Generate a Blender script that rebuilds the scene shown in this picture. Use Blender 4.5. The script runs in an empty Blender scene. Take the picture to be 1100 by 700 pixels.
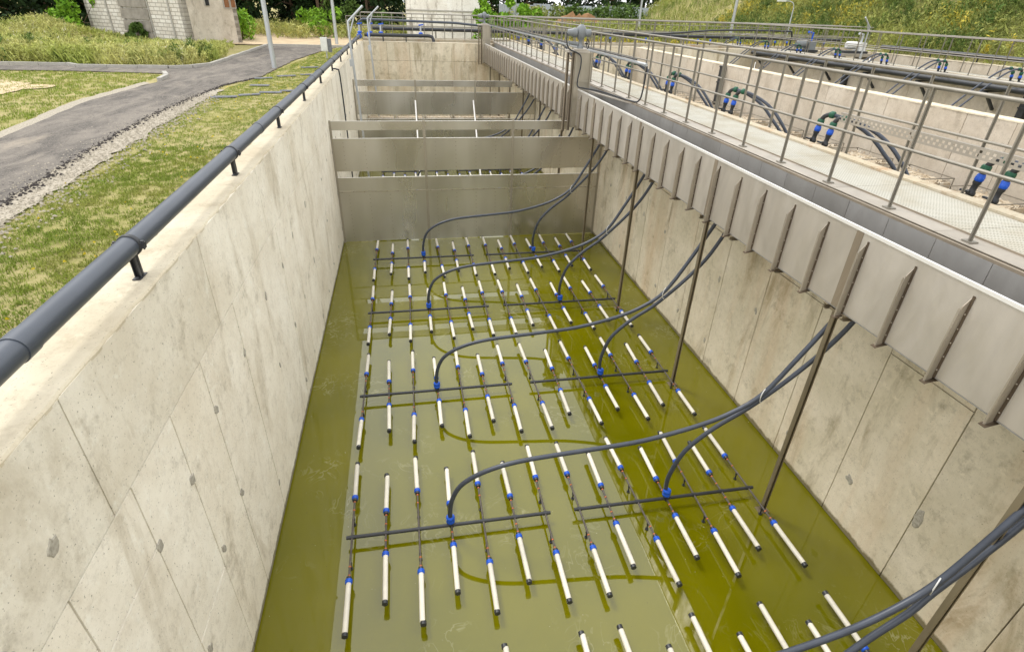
import bpy, math, random
import numpy as np
from mathutils import Vector, Matrix, noise as mnoise
random.seed(7)
rng = np.random.default_rng(11)
S = bpy.context.scene
COL = S.collection

# ------------------------------------------------------------------ camera
F_PX, PITCH, YAW, ROLL = 587.8, math.radians(-30.385), math.radians(11.14), math.radians(1.914)
fw = Vector((math.sin(YAW)*math.cos(PITCH), math.cos(YAW)*math.cos(PITCH), math.sin(PITCH)))
r0 = Vector((math.cos(YAW), -math.sin(YAW), 0)); u0 = r0.cross(fw)
rr = r0*math.cos(ROLL) + u0*math.sin(ROLL); uu = -r0*math.sin(ROLL) + u0*math.cos(ROLL)
cam_data = bpy.data.cameras.new('camera'); cam = bpy.data.objects.new('camera', cam_data); COL.objects.link(cam)
cam.matrix_world = Matrix(((rr.x, uu.x, -fw.x, 0), (rr.y, uu.y, -fw.y, 0), (rr.z, uu.z, -fw.z, 6.0), (0, 0, 0, 1)))
cam_data.sensor_width = 36; cam_data.lens = F_PX/1100*36
cam_data.clip_start = .05; cam_data.clip_end = 3000
S.camera = cam

# ------------------------------------------------------------------ sky, sun, exposure
SUN_EL, SUN_AZ = math.radians(55), math.radians(-35)     # azimuth clockwise from +Y
W = bpy.data.worlds.new('World'); S.world = W; W.use_nodes = True
nt = W.node_tree; nt.nodes.clear()
out = nt.nodes.new('ShaderNodeOutputWorld'); bg = nt.nodes.new('ShaderNodeBackground')
sky = nt.nodes.new('ShaderNodeTexSky'); sky.sky_type = 'NISHITA'; sky.sun_disc = False
sky.sun_elevation = SUN_EL; sky.sun_rotation = SUN_AZ; sky.dust_density = 3; sky.air_density = 1
tc = nt.nodes.new('ShaderNodeTexCoord'); nz = nt.nodes.new('ShaderNodeTexNoise'); nz.inputs['Scale'].default_value = 2.2
nz.inputs['Detail'].default_value = 5; nz.inputs['Roughness'].default_value = .55
rp = nt.nodes.new('ShaderNodeValToRGB'); rp.color_ramp.elements[0].position = .25; rp.color_ramp.elements[1].position = .62
rp.color_ramp.elements[0].color = (.72, .72, .72, 1); rp.color_ramp.elements[1].color = (1, 1, 1, 1)
mx = nt.nodes.new('ShaderNodeMix'); mx.data_type = 'RGBA'
mx.inputs[7].default_value = (15.8, 15.9, 15.9, 1)          # bright thin cloud cover
nt.links.new(tc.outputs['Generated'], nz.inputs['Vector']); nt.links.new(nz.outputs['Fac'], rp.inputs['Fac'])
nt.links.new(rp.outputs['Color'], mx.inputs[0]); nt.links.new(sky.outputs['Color'], mx.inputs[6])
nt.links.new(mx.outputs[2], bg.inputs['Color']); nt.links.new(bg.outputs['Background'], out.inputs['Surface'])
bg.inputs['Strength'].default_value = .125
sd = bpy.data.lights.new('sun', 'SUN'); sd.energy = 1.6; sd.angle = math.radians(12); sd.color = (1, .975, .93)
sun = bpy.data.objects.new('sun', sd); COL.objects.link(sun)
dirv = Vector((math.sin(SUN_AZ)*math.cos(SUN_EL), math.cos(SUN_AZ)*math.cos(SUN_EL), math.sin(SUN_EL)))
sun.rotation_euler = dirv.to_track_quat('Z', 'Y').to_euler(); sun.location = (0, 0, 60)
S.view_settings.view_transform = 'Standard'; S.view_settings.look = 'None'; S.view_settings.gamma = 1
S.view_settings.exposure = 0.0
S.render.engine = 'CYCLES'

# ------------------------------------------------------------------ materials
def lin(c):
    return tuple(((x/255)/12.92 if x/255 <= .04045 else (((x/255)+.055)/1.055)**2.4) for x in c)
def ramp(nt, fac, stops):
    n = nt.nodes.new('ShaderNodeValToRGB'); e = n.color_ramp.elements
    while len(e) > len(stops): e.remove(e[-1])
    while len(e) < len(stops): e.new(.5)
    for q, (p, c) in zip(e, stops):
        q.position = p; q.color = (*c, 1) if len(c) == 3 else c
    nt.links.new(fac, n.inputs['Fac']); return n.outputs['Color']
def mix(nt, fac, a, b, mode='MIX'):
    m = nt.nodes.new('ShaderNodeMix'); m.data_type = 'RGBA'; m.blend_type = mode
    for sck, v in ((m.inputs[0], fac), (m.inputs[6], a), (m.inputs[7], b)):
        if isinstance(v, (int, float)): sck.default_value = v
        elif isinstance(v, tuple): sck.default_value = (*v, 1)
        else: nt.links.new(v, sck)
    return m.outputs[2]
def noise(nt, scale, detail=4, rough=.55, stretch=None, dist=0, obj=False, off=0):
    g = nt.nodes.new('ShaderNodeTexCoord').outputs['Object'] if obj else nt.nodes.new('ShaderNodeNewGeometry').outputs['Position']
    mp = nt.nodes.new('ShaderNodeMapping'); nt.links.new(g, mp.inputs['Vector'])
    mp.inputs['Scale'].default_value = stretch or (1, 1, 1); mp.inputs['Location'].default_value = (off, off*.7, off*.3)
    n = nt.nodes.new('ShaderNodeTexNoise'); nt.links.new(mp.outputs[0], n.inputs['Vector'])
    n.inputs['Scale'].default_value = scale; n.inputs['Detail'].default_value = detail
    n.inputs['Roughness'].default_value = rough; n.inputs['Distortion'].default_value = dist
    return n.outputs['Fac']
def new(name):
    m = bpy.data.materials.new(name); m.use_nodes = True; return m, m.node_tree, m.node_tree.nodes['Principled BSDF']
def bump(nt, b, h, strength=.3, dist=.01):
    n = nt.nodes.new('ShaderNodeBump'); n.inputs['Strength'].default_value = strength; n.inputs['Distance'].default_value = dist
    nt.links.new(h, n.inputs['Height']); nt.links.new(n.outputs[0], b.inputs['Normal']); return n
G0, G1 = (0, 0, 0), (1, 1, 1)
def plain(name, c, rough=.5, metal=0, var=.15, scale=6, c2=None, fine=60, bmp=.1, spec=.5, objrand=0):
    m, nt, b = new(name)
    c2 = c2 or tuple(x*(1-var) for x in c)
    col = mix(nt, ramp(nt, noise(nt, scale), [(.35, G0), (.65, G1)]), c, c2)
    col = mix(nt, ramp(nt, noise(nt, fine, 2), [(.55, G0), (.75, G1)]), col, tuple(x*(1-var*1.4) for x in c))
    if objrand:
        oi = nt.nodes.new('ShaderNodeObjectInfo')
        col = mix(nt, 1.0, col, ramp(nt, oi.outputs['Random'], [(0, (1-objrand,)*3), (1, (1.0,)*3)]), 'MULTIPLY')
    nt.links.new(col, b.inputs['Base Color']); b.inputs['Roughness'].default_value = rough; b.inputs['Metallic'].default_value = metal
    b.inputs['Specular IOR Level'].default_value = spec
    if bmp: bump(nt, b, noise(nt, fine, 3), bmp, .004)
    return m
def concrete(name, a, b2, stain, stain_amt=.5, rust=0, bscale=1., wet=0):
    m, nt, b = new(name)
    col = mix(nt, ramp(nt, noise(nt, 1.3, 6, .6), [(.35, G0), (.68, G1)]), a, b2)
    st = noise(nt, 1.6, 7, .68, stretch=(1, 1, .3), dist=.6)
    col = mix(nt, ramp(nt, st, [(.54, G0), (.72, (stain_amt,)*3)]), col, stain)
    col = mix(nt, ramp(nt, noise(nt, 3.1, 8, .75, off=5), [(.55, G0), (.74, (.62*stain_amt+.1,)*3)]), col, tuple(x*.62 for x in stain))
    col = mix(nt, ramp(nt, noise(nt, 7, 6, .72, off=21, dist=.3), [(.57, G0), (.72, (.45,)*3)]), col, tuple(min(1, x*1.22) for x in a))
    col = mix(nt, ramp(nt, noise(nt, 55, 3, .6, off=9), [(.64, G0), (.72, (.75,)*3)]), col, tuple(x*.38 for x in stain))
    col = mix(nt, ramp(nt, noise(nt, 12, 9, .85, off=14), [(.5, G0), (.8, (.5,)*3)]), col, tuple(x*.75 for x in stain))
    col = mix(nt, ramp(nt, noise(nt, .8, 9, .78, off=44), [(.60, G0), (.70, (.55,)*3)]), col, tuple(x*.8 for x in stain))
    col = mix(nt, ramp(nt, noise(nt, 18, 3, .6, off=2), [(.71, G0), (.78, (.4,)*3)]), col, tuple(x*.6 for x in stain))
    if rust:
        col = mix(nt, ramp(nt, noise(nt, 1.1, 6, .7, stretch=(1, 1, .12), off=3), [(.5, G0), (.72, (rust,)*3)]), col, lin((180, 132, 62)))
    sp = nt.nodes.new('ShaderNodeSeparateXYZ'); nt.links.new(nt.nodes.new('ShaderNodeNewGeometry').outputs['Position'], sp.inputs[0])
    wz = nt.nodes.new('ShaderNodeMath'); wz.operation = 'MULTIPLY_ADD'; wz.inputs[1].default_value = -.12
    nt.links.new(noise(nt, 6, 5, .7, off=17), wz.inputs[0]); nt.links.new(sp.outputs[2], wz.inputs[2])     # dirty water line just above the surface
    col = mix(nt, ramp(nt, wz.outputs[0], [(0.0, (.8,)*3), (.035, G0)]), col, lin((92, 82, 42)))
    oi = nt.nodes.new('ShaderNodeObjectInfo')
    col = mix(nt, 1.0, col, ramp(nt, oi.outputs['Random'], [(0, (.91, .91, .90)), (.5, (1, .99, .97)), (1, (1.0, 1.0, 1.0))]), 'MULTIPLY')
    nt.links.new(col, b.inputs['Base Color']); b.inputs['Roughness'].default_value = .9; b.inputs['Specular IOR Level'].default_value = .25
    h = noise(nt, 30*bscale, 8, .75)
    h2 = noise(nt, 3*bscale, 4, .6)
    ad = nt.nodes.new('ShaderNodeMath'); ad.operation = 'ADD'; nt.links.new(h, ad.inputs[0]); nt.links.new(h2, ad.inputs[1])
    bump(nt, b, ad.outputs[0], .45, .012)
    return m
def steel(name, c, rough=.4, metal=.85, mott=.18, stretch=(1, 1, .35), dents=0, blotch=.4):
    m, nt, b = new(name)
    col = mix(nt, ramp(nt, noise(nt, 2.2, 5, .6, stretch=stretch, dist=.8), [(.35, G0), (.7, G1)]), c, tuple(x*(1-mott) for x in c))
    col = mix(nt, ramp(nt, noise(nt, 9, 6, .7, stretch=(1, 1, .2), off=4), [(.62, G0), (.85, (blotch,)*3)]), col, tuple(x*y for x, y in zip(c, (.72, .67, .58))))
    oi = nt.nodes.new('ShaderNodeObjectInfo')
    col = mix(nt, 1.0, col, ramp(nt, oi.outputs['Random'], [(0, (.9, .89, .87)), (1, (1.0, 1.0, 1.0))]), 'MULTIPLY')
    nt.links.new(col, b.inputs['Base Color']); b.inputs['Metallic'].default_value = metal
    rgh = ramp(nt, noise(nt, 6, 4, .6, stretch=stretch), [(.3, (rough-.08,)*3), (.7, (rough+.14,)*3)]); nt.links.new(rgh, b.inputs['Roughness'])
    if dents: bump(nt, b, noise(nt, 1.7, 3, .5, dist=.7), .5, dents)
    else: bump(nt, b, noise(nt, 90, 2, .5, stretch=(.2, .2, 2)), .05, .002)
    return m

M = {}
M['wall_light'] = concrete('light_cast_concrete', lin((246, 240, 226)), lin((228, 219, 201)), lin((178, 164, 138)), .7)
M['wall_warm'] = concrete('stained_cast_concrete', lin((228, 218, 198)), lin((210, 200, 176)), lin((148, 134, 104)), .85, rust=.34)
M['wall_mid'] = concrete('pale_cast_concrete', lin((212, 202, 187)), lin((192, 180, 163)), lin((142, 130, 112)), .5, rust=.04)
M['wall_top'] = concrete('wall_top_concrete', lin((222, 212, 190)), lin((204, 192, 168)), lin((168, 150, 120)), .4)
M['joint'] = plain('joint_mortar', lin((70, 62, 50)), .95)
M['patch'] = plain('grey_repair_mortar', lin((178, 172, 158)), .95, var=.3, scale=30)
def sheet_steel():
    m, nt, b = new('stainless_sheet')
    col = mix(nt, ramp(nt, noise(nt, 1.1, 3, .5, stretch=(1, 1, .25)), [(.35, G0), (.7, G1)]), lin((214, 211, 203)), lin((188, 184, 173)))
    oi = nt.nodes.new('ShaderNodeObjectInfo')
    col = mix(nt, 1.0, col, ramp(nt, oi.outputs['Random'], [(0, (.92, .91, .89)), (1, (1, 1, 1))]), 'MULTIPLY')
    nt.links.new(col, b.inputs['Base Color']); b.inputs['Metallic'].default_value = .9
    nt.links.new(ramp(nt, noise(nt, 1.3, 3, .5, stretch=(1, 1, .3), off=6), [(.35, (.24,)*3), (.7, (.38,)*3)]), b.inputs['Roughness'])
    bump(nt, b, noise(nt, 1.1, 1, .3, stretch=(1, 1, .6)), .35, .05); return m
M['steel_plate'] = sheet_steel()
M['steel_post'] = steel('bolted_post_steel', lin((186, 178, 162)), .4, .6, .2)
M['steel_channel'] = steel('satin_stainless_channel', lin((206, 199, 189)), .45, .6, .16)
M['rib_face'] = steel('rib_face_steel', lin((180, 170, 154)), .45, .45, .25)
M['rib_root'] = steel('dirty_shaded_rib_root', lin((98, 84, 68)), .6, .3, .4)  # dirty weld tone, with the shadow at the rib root painted into the colour
M['steel_inner'] = steel('dull_stainless_inside', lin((165, 163, 160)), .5, .5, .12)
M['steel_rib'] = steel('stainless_rib', lin((158, 145, 127)), .45, .4, .3)
M['steel_rim'] = steel('bright_folded_rim', lin((240, 238, 234)), .35, .35, .04)
M['rail'] = steel('dull_handrail_steel', lin((154, 149, 139)), .45, .6, .2)
M['galv'] = steel('galvanised_steel', lin((196, 200, 204)), .45, .55, .15)
M['pole'] = steel('strut_channel_steel', lin((146, 134, 112)), .45, .5, .25)
M['black'] = plain('black_polyethylene', lin((52, 54, 58)), .42, var=.25, fine=120, bmp=.05)
M['hose'] = plain('charcoal_hose', lin((64, 70, 82)), .38, var=.2, fine=140, bmp=.06)
M['pipe_grey'] = plain('slate_grey_pvc', lin((74, 80, 90)), .38, var=.16, scale=2, fine=220, bmp=.04)
M['lateral'] = plain('weathered_dark_pipe', lin((92, 84, 76)), .6, var=.35, scale=25)
M['orange'] = plain('copper_sealant', lin((190, 104, 52)), .6)
M['blue'] = plain('blue_compression_nut', lin((22, 88, 205)), .4, var=.1)
M['green'] = plain('dark_green_fitting', lin((28, 92, 66)), .45, var=.2)
M['tube'] = plain('white_porous_tube', lin((232, 226, 210)), .75, var=.1, scale=9, fine=160, objrand=.2)
M['white'] = plain('white_plastic', lin((225, 225, 222)), .5)
M['cast_grey'] = plain('grey_painted_casting', lin((124, 128, 131)), .45, var=.12)
M['asphalt'] = None
M['kerb'] = plain('kerb_concrete', lin((176, 172, 164)), .9, var=.2)
M['grp'] = None
M['edge_plate'] = steel('walkway_edge_plate', lin((176, 168, 156)), .5, .4, .2)
M['rustplate'] = concrete('toe_plate_weathered', lin((196, 187, 168)), lin((182, 170, 146)), lin((168, 112, 55)), .75)
M['bark'] = plain('pine_bark', lin((104, 84, 66)), .95, var=.4)
M['wood'] = plain('weathered_boards', lin((176, 168, 156)), .9, var=.35, scale=3, objrand=.45)
M['slab'] = plain('grey_slab', lin((120, 122, 126)), .9, var=.3)

def asphalt():
    m, nt, b = new('worn_asphalt')
    col = mix(nt, ramp(nt, noise(nt, 1.5, 8, .72, stretch=(1, .35, 1), dist=.8), [(.40, G0), (.60, G1)]), lin((72, 68, 64)), lin((118, 111, 102)))
    col = mix(nt, ramp(nt, noise(nt, 1.7, 8, .75, stretch=(1, .5, 1), off=7), [(.56, G0), (.70, (.8,)*3)]), col, lin((64, 59, 58)))
    col = mix(nt, ramp(nt, noise(nt, 45, 4, .75), [(.45, G0), (.75, (.7,)*3)]), col, lin((158, 148, 136)))
    col = mix(nt, ramp(nt, noise(nt, 1.1, 5, .6, off=13, dist=1.2), [(.492, G0), (.5, (.75,)*3), (.508, G0)]), col, lin((52, 47, 46)))
    col = mix(nt, ramp(nt, noise(nt, .9, 6, .7, stretch=(1, .3, 1), off=23), [(.58, G0), (.72, (.5,)*3)]), col, lin((168, 156, 138)))
    nt.links.new(col, b.inputs['Base Color']); b.inputs['Roughness'].default_value = .93
    bump(nt, b, noise(nt, 25, 8, .8), .6, .02); return m
M['asphalt'] = asphalt()
def ground_mat():
    m, nt, b = new('patchy_grass_soil')
    f = noise(nt, .45, 7, .65)
    col = mix(nt, ramp(nt, f, [(.42, G0), (.6, G1)]), lin((162, 152, 106)), lin((182, 166, 128)))
    col = mix(nt, ramp(nt, noise(nt, 3.5, 8, .75, off=3), [(.42, G0), (.62, (.6,)*3)]), col, lin((146, 142, 82)))
    col = mix(nt, ramp(nt, noise(nt, 16, 6, .8), [(.46, G0), (.66, (.8,)*3)]), col, lin((112, 120, 56)))
    nt.links.new(col, b.inputs['Base Color']); b.inputs['Roughness'].default_value = 1
    b.inputs['Specular IOR Level'].default_value = .1
    bump(nt, b, noise(nt, 18, 8, .8), .7, .03); return m
M['ground'] = ground_mat()
M['black_lump'] = plain('broken_asphalt_lumps', lin((62, 56, 54)), .95, var=.4)
M['gravel'] = plain('crushed_limestone', lin((184, 174, 156)), .95, var=.5, scale=28, fine=46, bmp=1)
M['sand'] = plain('bare_sandy_soil', lin((206, 184, 150)), 1, var=.2, scale=1.2, fine=12, bmp=.5)
def leafmat(name, cols, scale=.5, tip=None, trans=.0):
    m, nt, b = new(name)
    g = nt.nodes.new('ShaderNodeNewGeometry')
    c = ramp(nt, noise(nt, scale, 4, .6), [(i/(len(cols)-1)*.5+.25, lin(x)) for i, x in enumerate(cols)])
    rnd = ramp(nt, g.outputs['Random Per Island'], [(0, (.58, .58, .58)), (1, (1.25, 1.25, 1.15))])
    c = mix(nt, 1.0, c, rnd, 'MULTIPLY')
    nt.links.new(c, b.inputs['Base Color']); b.inputs['Roughness'].default_value = .7; b.inputs['Specular IOR Level'].default_value = .2
    return m
M['grass'] = leafmat('lawn_grass_blades', [(112, 138, 50), (142, 156, 68), (174, 168, 102)], .8)
M['weeds_l'] = leafmat('tall_dry_weeds', [(126, 146, 66), (170, 178, 96), (202, 198, 132), (112, 140, 58)], .35)
M['weeds_r'] = leafmat('hillside_weeds', [(84, 108, 50), (134, 148, 74), (166, 168, 96), (104, 122, 58), (178, 166, 110)], .22)
M['goldenrod'] = leafmat('yellow_flowering_weeds', [(188, 170, 60), (204, 186, 78), (160, 160, 70)], .6)
M['fern'] = leafmat('light_green_leaves', [(92, 140, 34), (130, 172, 52), (108, 150, 44)], .9)
M['forest'] = leafmat('dark_forest_leaves', [(26, 44, 22), (44, 66, 32), (34, 54, 28), (58, 82, 40)], .35)
M['shrub'] = leafmat('mid_green_shrub', [(62, 88, 38), (88, 112, 50), (70, 96, 46)], .7)
M['white_bloom'] = plain('cream_petals', lin((222, 216, 190)), .8)
M['flower'] = plain('small_yellow_petals', lin((226, 200, 40)), .7)

def water_mat():
    m, nt, b = new('murky_olive_water')
    col = mix(nt, ramp(nt, noise(nt, .5, 4, .5), [(.35, G0), (.7, G1)]), lin((108, 104, 1)), lin((92, 91, 2)))
    # pale scum wisps and specks floating on the surface
    w = noise(nt, 1.9, 3, .55, dist=2.2, off=3)
    msk = ramp(nt, noise(nt, .9, 3, .5, off=8), [(.54, G0), (.68, G1)])
    wl = ramp(nt, w, [(.475, G0), (.5, G1), (.525, G0)])
    sc = nt.nodes.new('ShaderNodeMath'); sc.operation = 'MULTIPLY'; sc.inputs[1].default_value = .3
    mm = mix(nt, 1.0, wl, msk, 'MULTIPLY'); nt.links.new(mm, sc.inputs[0])
    col = mix(nt, sc.outputs[0], col, lin((190, 186, 150)))
    col = mix(nt, ramp(nt, noise(nt, 34, 2, .5, off=1), [(.755, G0), (.775, (.7,)*3)]), col, lin((60, 52, 20)))
    col = mix(nt, ramp(nt, noise(nt, 26, 2, .5, off=31), [(.77, G0), (.79, (.5,)*3)]), col, lin((214, 208, 180)))
    nt.links.new(col, b.inputs['Base Color']); b.inputs['Roughness'].default_value = .015; b.inputs['IOR'].default_value = 1.68
    bump(nt, b, noise(nt, 1.3, 2, .4), .06, .01)
    return m
M['water'] = water_mat()
def grating_mat():
    m, nt, b = new('pale_fibreglass_grating')
    g = nt.nodes.new('ShaderNodeNewGeometry'); sp = nt.nodes.new('ShaderNodeSeparateXYZ'); nt.links.new(g.outputs['Position'], sp.inputs[0])
    def saw(o):
        a = nt.nodes.new('ShaderNodeMath'); a.operation = 'MULTIPLY'; a.inputs[1].default_value = 25; nt.links.new(o, a.inputs[0])
        f = nt.nodes.new('ShaderNodeMath'); f.operation = 'FRACT'; nt.links.new(a.outputs[0], f.inputs[0])
        c = nt.nodes.new('ShaderNodeMath'); c.operation = 'GREATER_THAN'; c.inputs[1].default_value = .38; nt.links.new(f.outputs[0], c.inputs[0]); return c.outputs[0]
    mu = nt.nodes.new('ShaderNodeMath'); mu.operation = 'MULTIPLY'; nt.links.new(saw(sp.outputs[0]), mu.inputs[0]); nt.links.new(saw(sp.outputs[1]), mu.inputs[1])
    base = mix(nt, ramp(nt, noise(nt, 2, 5), [(.4, G0), (.65, G1)]), lin((194, 191, 180)), lin((178, 170, 152)))
    col = mix(nt, mu.outputs[0], base, lin((140, 136, 120)))
    nt.links.new(col, b.inputs['Base Color']); b.inputs['Roughness'].default_value = .8
    inv = nt.nodes.new('ShaderNodeMath'); inv.operation = 'SUBTRACT'; inv.inputs[0].default_value = 1; nt.links.new(mu.outputs[0], inv.inputs[1])
    bump(nt, b, inv.outputs[0], .8, .02); return m
M['grp'] = grating_mat()
def brick_mat():
    m, nt, b = new('pale_silicate_brickwork')
    tcn = nt.nodes.new('ShaderNodeTexCoord')
    mp = nt.nodes.new('ShaderNodeMapping'); nt.links.new(tcn.outputs['UV'], mp.inputs['Vector'])
    bt = nt.nodes.new('ShaderNodeTexBrick'); nt.links.new(mp.outputs[0], bt.inputs['Vector'])
    bt.inputs['Color1'].default_value = (*lin((226, 222, 214)), 1); bt.inputs['Color2'].default_value = (*lin((208, 201, 190)), 1)
    bt.inputs['Mortar'].default_value = (*lin((158, 150, 138)), 1); bt.inputs['Scale'].default_value = 1
    bt.inputs['Brick Width'].default_value = .5; bt.inputs['Row Height'].default_value = .2; bt.inputs['Mortar Size'].default_value = .02
    col = mix(nt, ramp(nt, noise(nt, .5, 7, .7), [(.5, G0), (.7, (.55,)*3)]), bt.outputs['Color'], lin((158, 148, 134)))
    nt.links.new(col, b.inputs['Base Color']); b.inputs['Roughness'].default_value = .95
    bump(nt, b, noise(nt, 14, 6, .8), .4, .02); return m
M['brick'] = brick_mat()
M['plaster'] = concrete('flaking_white_plaster', lin((246, 244, 240)), lin((226, 221, 214)), lin((130, 118, 106)), .9, bscale=.4)
M['render_wall'] = concrete('weathered_render', lin((208, 200, 188)), lin((184, 174, 160)), lin((126, 114, 100)), .7, bscale=.4)
M['dark'] = plain('dark_opening', (.02, .02, .02), .9)
M['rusty'] = plain('rust_brown', lin((142, 96, 62)), .9, var=.35)
M['fence'] = plain('pale_corrugated_sheet', lin((182, 190, 202)), .55, var=.15, scale=1, objrand=.2)
M['media'] = leafmat('white_and_tan_media', [(214, 208, 196), (178, 160, 138), (222, 218, 210)], 3)
M['dirt'] = plain('brown_spoil', lin((166, 128, 92)), 1, var=.3, scale=2, bmp=.6)

# ------------------------------------------------------------------ mesh helpers
class MB:
    def __init__(s): s.v = []; s.f = []; s.m = []; s.sm = []; s.cur = 0
    def _add(s, vs, fs, smooth=False):
        o = len(s.v); s.v += [tuple(p) for p in vs]
        for f in fs: s.f.append(tuple(i+o for i in f)); s.m.append(s.cur); s.sm.append(smooth)
    def box(s, x0, x1, y0, y1, z0, z1):
        s._add([(x0,y0,z0),(x1,y0,z0),(x1,y1,z0),(x0,y1,z0),(x0,y0,z1),(x1,y0,z1),(x1,y1,z1),(x0,y1,z1)],
               [(0,3,2,1),(4,5,6,7),(0,1,5,4),(1,2,6,5),(2,3,7,6),(3,0,4,7)]); return s
    def obox(s, c, ex, ey, ez):    # oriented box: centre and half-axis vectors
        c, ex, ey, ez = map(Vector, (c, ex, ey, ez))
        P = [c+a*ex+b*ey+d*ez for d in (-1, 1) for a, b in ((-1,-1),(1,-1),(1,1),(-1,1))]
        s._add(P, [(0,3,2,1),(4,5,6,7),(0,1,5,4),(1,2,6,5),(2,3,7,6),(3,0,4,7)]); return s
    def tube(s, pts, r, n=8, cap=True, radii=None):
        pts = [Vector(p) for p in pts]; k = len(pts); vs = []; up = None
        for i, p in enumerate(pts):
            t = (pts[min(i+1, k-1)]-pts[max(i-1, 0)]).normalized()
            if up is None:
                up = Vector((0, 0, 1)) if abs(t.z) < .9 else Vector((1, 0, 0))
            a = (up-t*up.dot(t)).normalized(); up = a; b = t.cross(a)
            rad = radii[i] if radii else r
            vs += [p+(a*math.cos(2*math.pi*j/n)+b*math.sin(2*math.pi*j/n))*rad for j in range(n)]
        fs = [(i*n+j, i*n+(j+1) % n, (i+1)*n+(j+1) % n, (i+1)*n+j) for i in range(k-1) for j in range(n)]
        s._add(vs, fs, True)
        if cap:
            s._add(vs[:n], [tuple(range(n))[::-1]]); s._add(vs[-n:], [tuple(range(n))])
        return s
    def lathe(s, c, axis, prof, n=12):   # prof: (distance along axis, radius)
        ax = Vector(axis).normalized(); c = Vector(c)
        pts = [c+ax*d for d, r in prof]; rad = [r for d, r in prof]
        up = Vector((0, 0, 1)) if abs(ax.z) < .9 else Vector((1, 0, 0)); a = (up-ax*up.dot(ax)).normalized(); b = ax.cross(a)
        vs = []
        for p, r in zip(pts, rad): vs += [p+(a*math.cos(2*math.pi*j/n)+b*math.sin(2*math.pi*j/n))*r for j in range(n)]
        k = len(pts)
        s._add(vs, [(i*n+j, i*n+(j+1) % n, (i+1)*n+(j+1) % n, (i+1)*n+j) for i in range(k-1) for j in range(n)], True)
        s._add(vs[:n], [tuple(range(n))[::-1]]); s._add(vs[-n:], [tuple(range(n))]); return s
    def mesh(s, name, mats):
        me = bpy.data.meshes.new(name); me.from_pydata(s.v, [], s.f)
        for m in (mats if isinstance(mats, (list, tuple)) else [mats]): me.materials.append(M[m] if isinstance(m, str) else m)
        me.polygons.foreach_set('material_index', s.m); me.polygons.foreach_set('use_smooth', s.sm); me.update(); return me
def mbox(*a): return MB().box(*a)
def thing(name, label, cat, loc=(0, 0, 0), group=None):
    o = bpy.data.objects.new(name, None); COL.objects.link(o); o.location = loc; o.empty_display_size = .2
    o['label'] = label; o['category'] = cat
    if group: o['group'] = group
    return o
def obj(name, mb, mats=None, parent=None, loc=(0, 0, 0), label=None, cat=None, group=None, kind=None, rot=None):
    me = mb if isinstance(mb, bpy.types.Mesh) else mb.mesh(name, mats)
    o = bpy.data.objects.new(name, me); COL.objects.link(o)
    if rot: o.rotation_euler = rot
    if parent is not None:
        o.parent = parent; o.location = Vector(loc)
    else: o.location = loc
    if label: o['label'] = label
    if cat: o['category'] = cat
    if group: o['group'] = group
    if kind: o['kind'] = kind
    return o
def wpart(name, mb, mats, root, parent=None, label=None, kind=None):   # part whose mesh is in world coordinates
    o = obj(name, mb, mats, parent or root, label=label, kind=kind)
    o.matrix_parent_inverse = Matrix.Translation(-Vector(root.location)); return o
def copy_tree(o, parent=None):
    c = o.copy(); COL.objects.link(c)
    if parent: c.parent = parent
    for ch in KIDS.get(o.name, []): copy_tree(ch, c)
    return c
KIDS = {}
def index_kids():
    KIDS.clear()
    for o in bpy.data.objects:
        if o.parent: KIDS.setdefault(o.parent.name, []).append(o)
ORD = ['nearest', 'second', 'third', 'fourth', 'fifth', 'sixth', 'seventh', 'eighth', 'ninth', 'tenth', 'eleventh', 'twelfth', 'thirteenth']

XL, XR, XEND, TOP = -1.955, 5.44, 28.9, 4.11
YE, YN = 33.5, -3.2
# ------------------------------------------------------------------ terrain with an opening for the tanks
def gz(x, y):
    z = 3.4
    if x > 29.2:
        z = 3.75 + .02*min(x-29.2, 2)
        d = x - 31.2
        if d > 0:
            fade = 1-min(max((y-80)/25, 0), 1)
            z += min(d*.62, 11.5+.05*d)*fade + (.35*mnoise.noise(Vector((x*.15, y*.15, 0))) + .2*mnoise.noise(Vector((x*.5, y*.5, 3))))*min(d/3, 1)
    elif y > 34:
        t = min((y-34)/40, 1); z = 3.4 + .45*t*(1 if x > 0 else .3)
    if x < -2.3 and y < 60:
        z += .03*mnoise.noise(Vector((x*.7, y*.7, 0)))*(1 if x > -4.9 else 0)
        if x < -9 and y > 27: z += .75*math.exp(-((x+19.5)/2.6)**2-((y-39)/3)**2)
    return z
xs = sorted(set([-900, -400, -200, -120, -80] + list(np.arange(-60, -9, 2.)) + list(np.arange(-9, -2.3, .5)) + [-2.27, 29.24] + [0, 5, 10, 15, 20, 25]
        + list(np.arange(30, 62, 1.2)) + [65, 70, 80, 100, 140, 200, 400, 900]))
ys = sorted(set([-900, -300, -100, -50, -20] + [YN-.35, YE+.34] + list(np.arange(0, 33, 1.5)) + list(np.arange(35, 110, 2.5)) + [120, 150, 200, 400, 900]))
vs = [(x, y, gz(x, y)) for y in ys for x in xs]; nx = len(xs); fs = []
for j in range(len(ys)-1):
    for i in range(nx-1):
        cx, cy = (xs[i]+xs[i+1])/2, (ys[j]+ys[j+1])/2
        if -2.27 < cx < 29.24 and YN-.35 < cy < YE+.34: continue
        fs.append((j*nx+i, j*nx+i+1, (j+1)*nx+i+1, (j+1)*nx+i))
me = bpy.data.meshes.new('ground'); me.from_pydata(vs, [], fs); me.materials.append(M['ground']); me.polygons.foreach_set('use_smooth', [True]*len(fs))
obj('ground', me, kind='structure')
obj('tank_floor', mbox(XL-.2, XEND+.2, YN, YE, -.3, -.06), 'joint', kind='structure')
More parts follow.
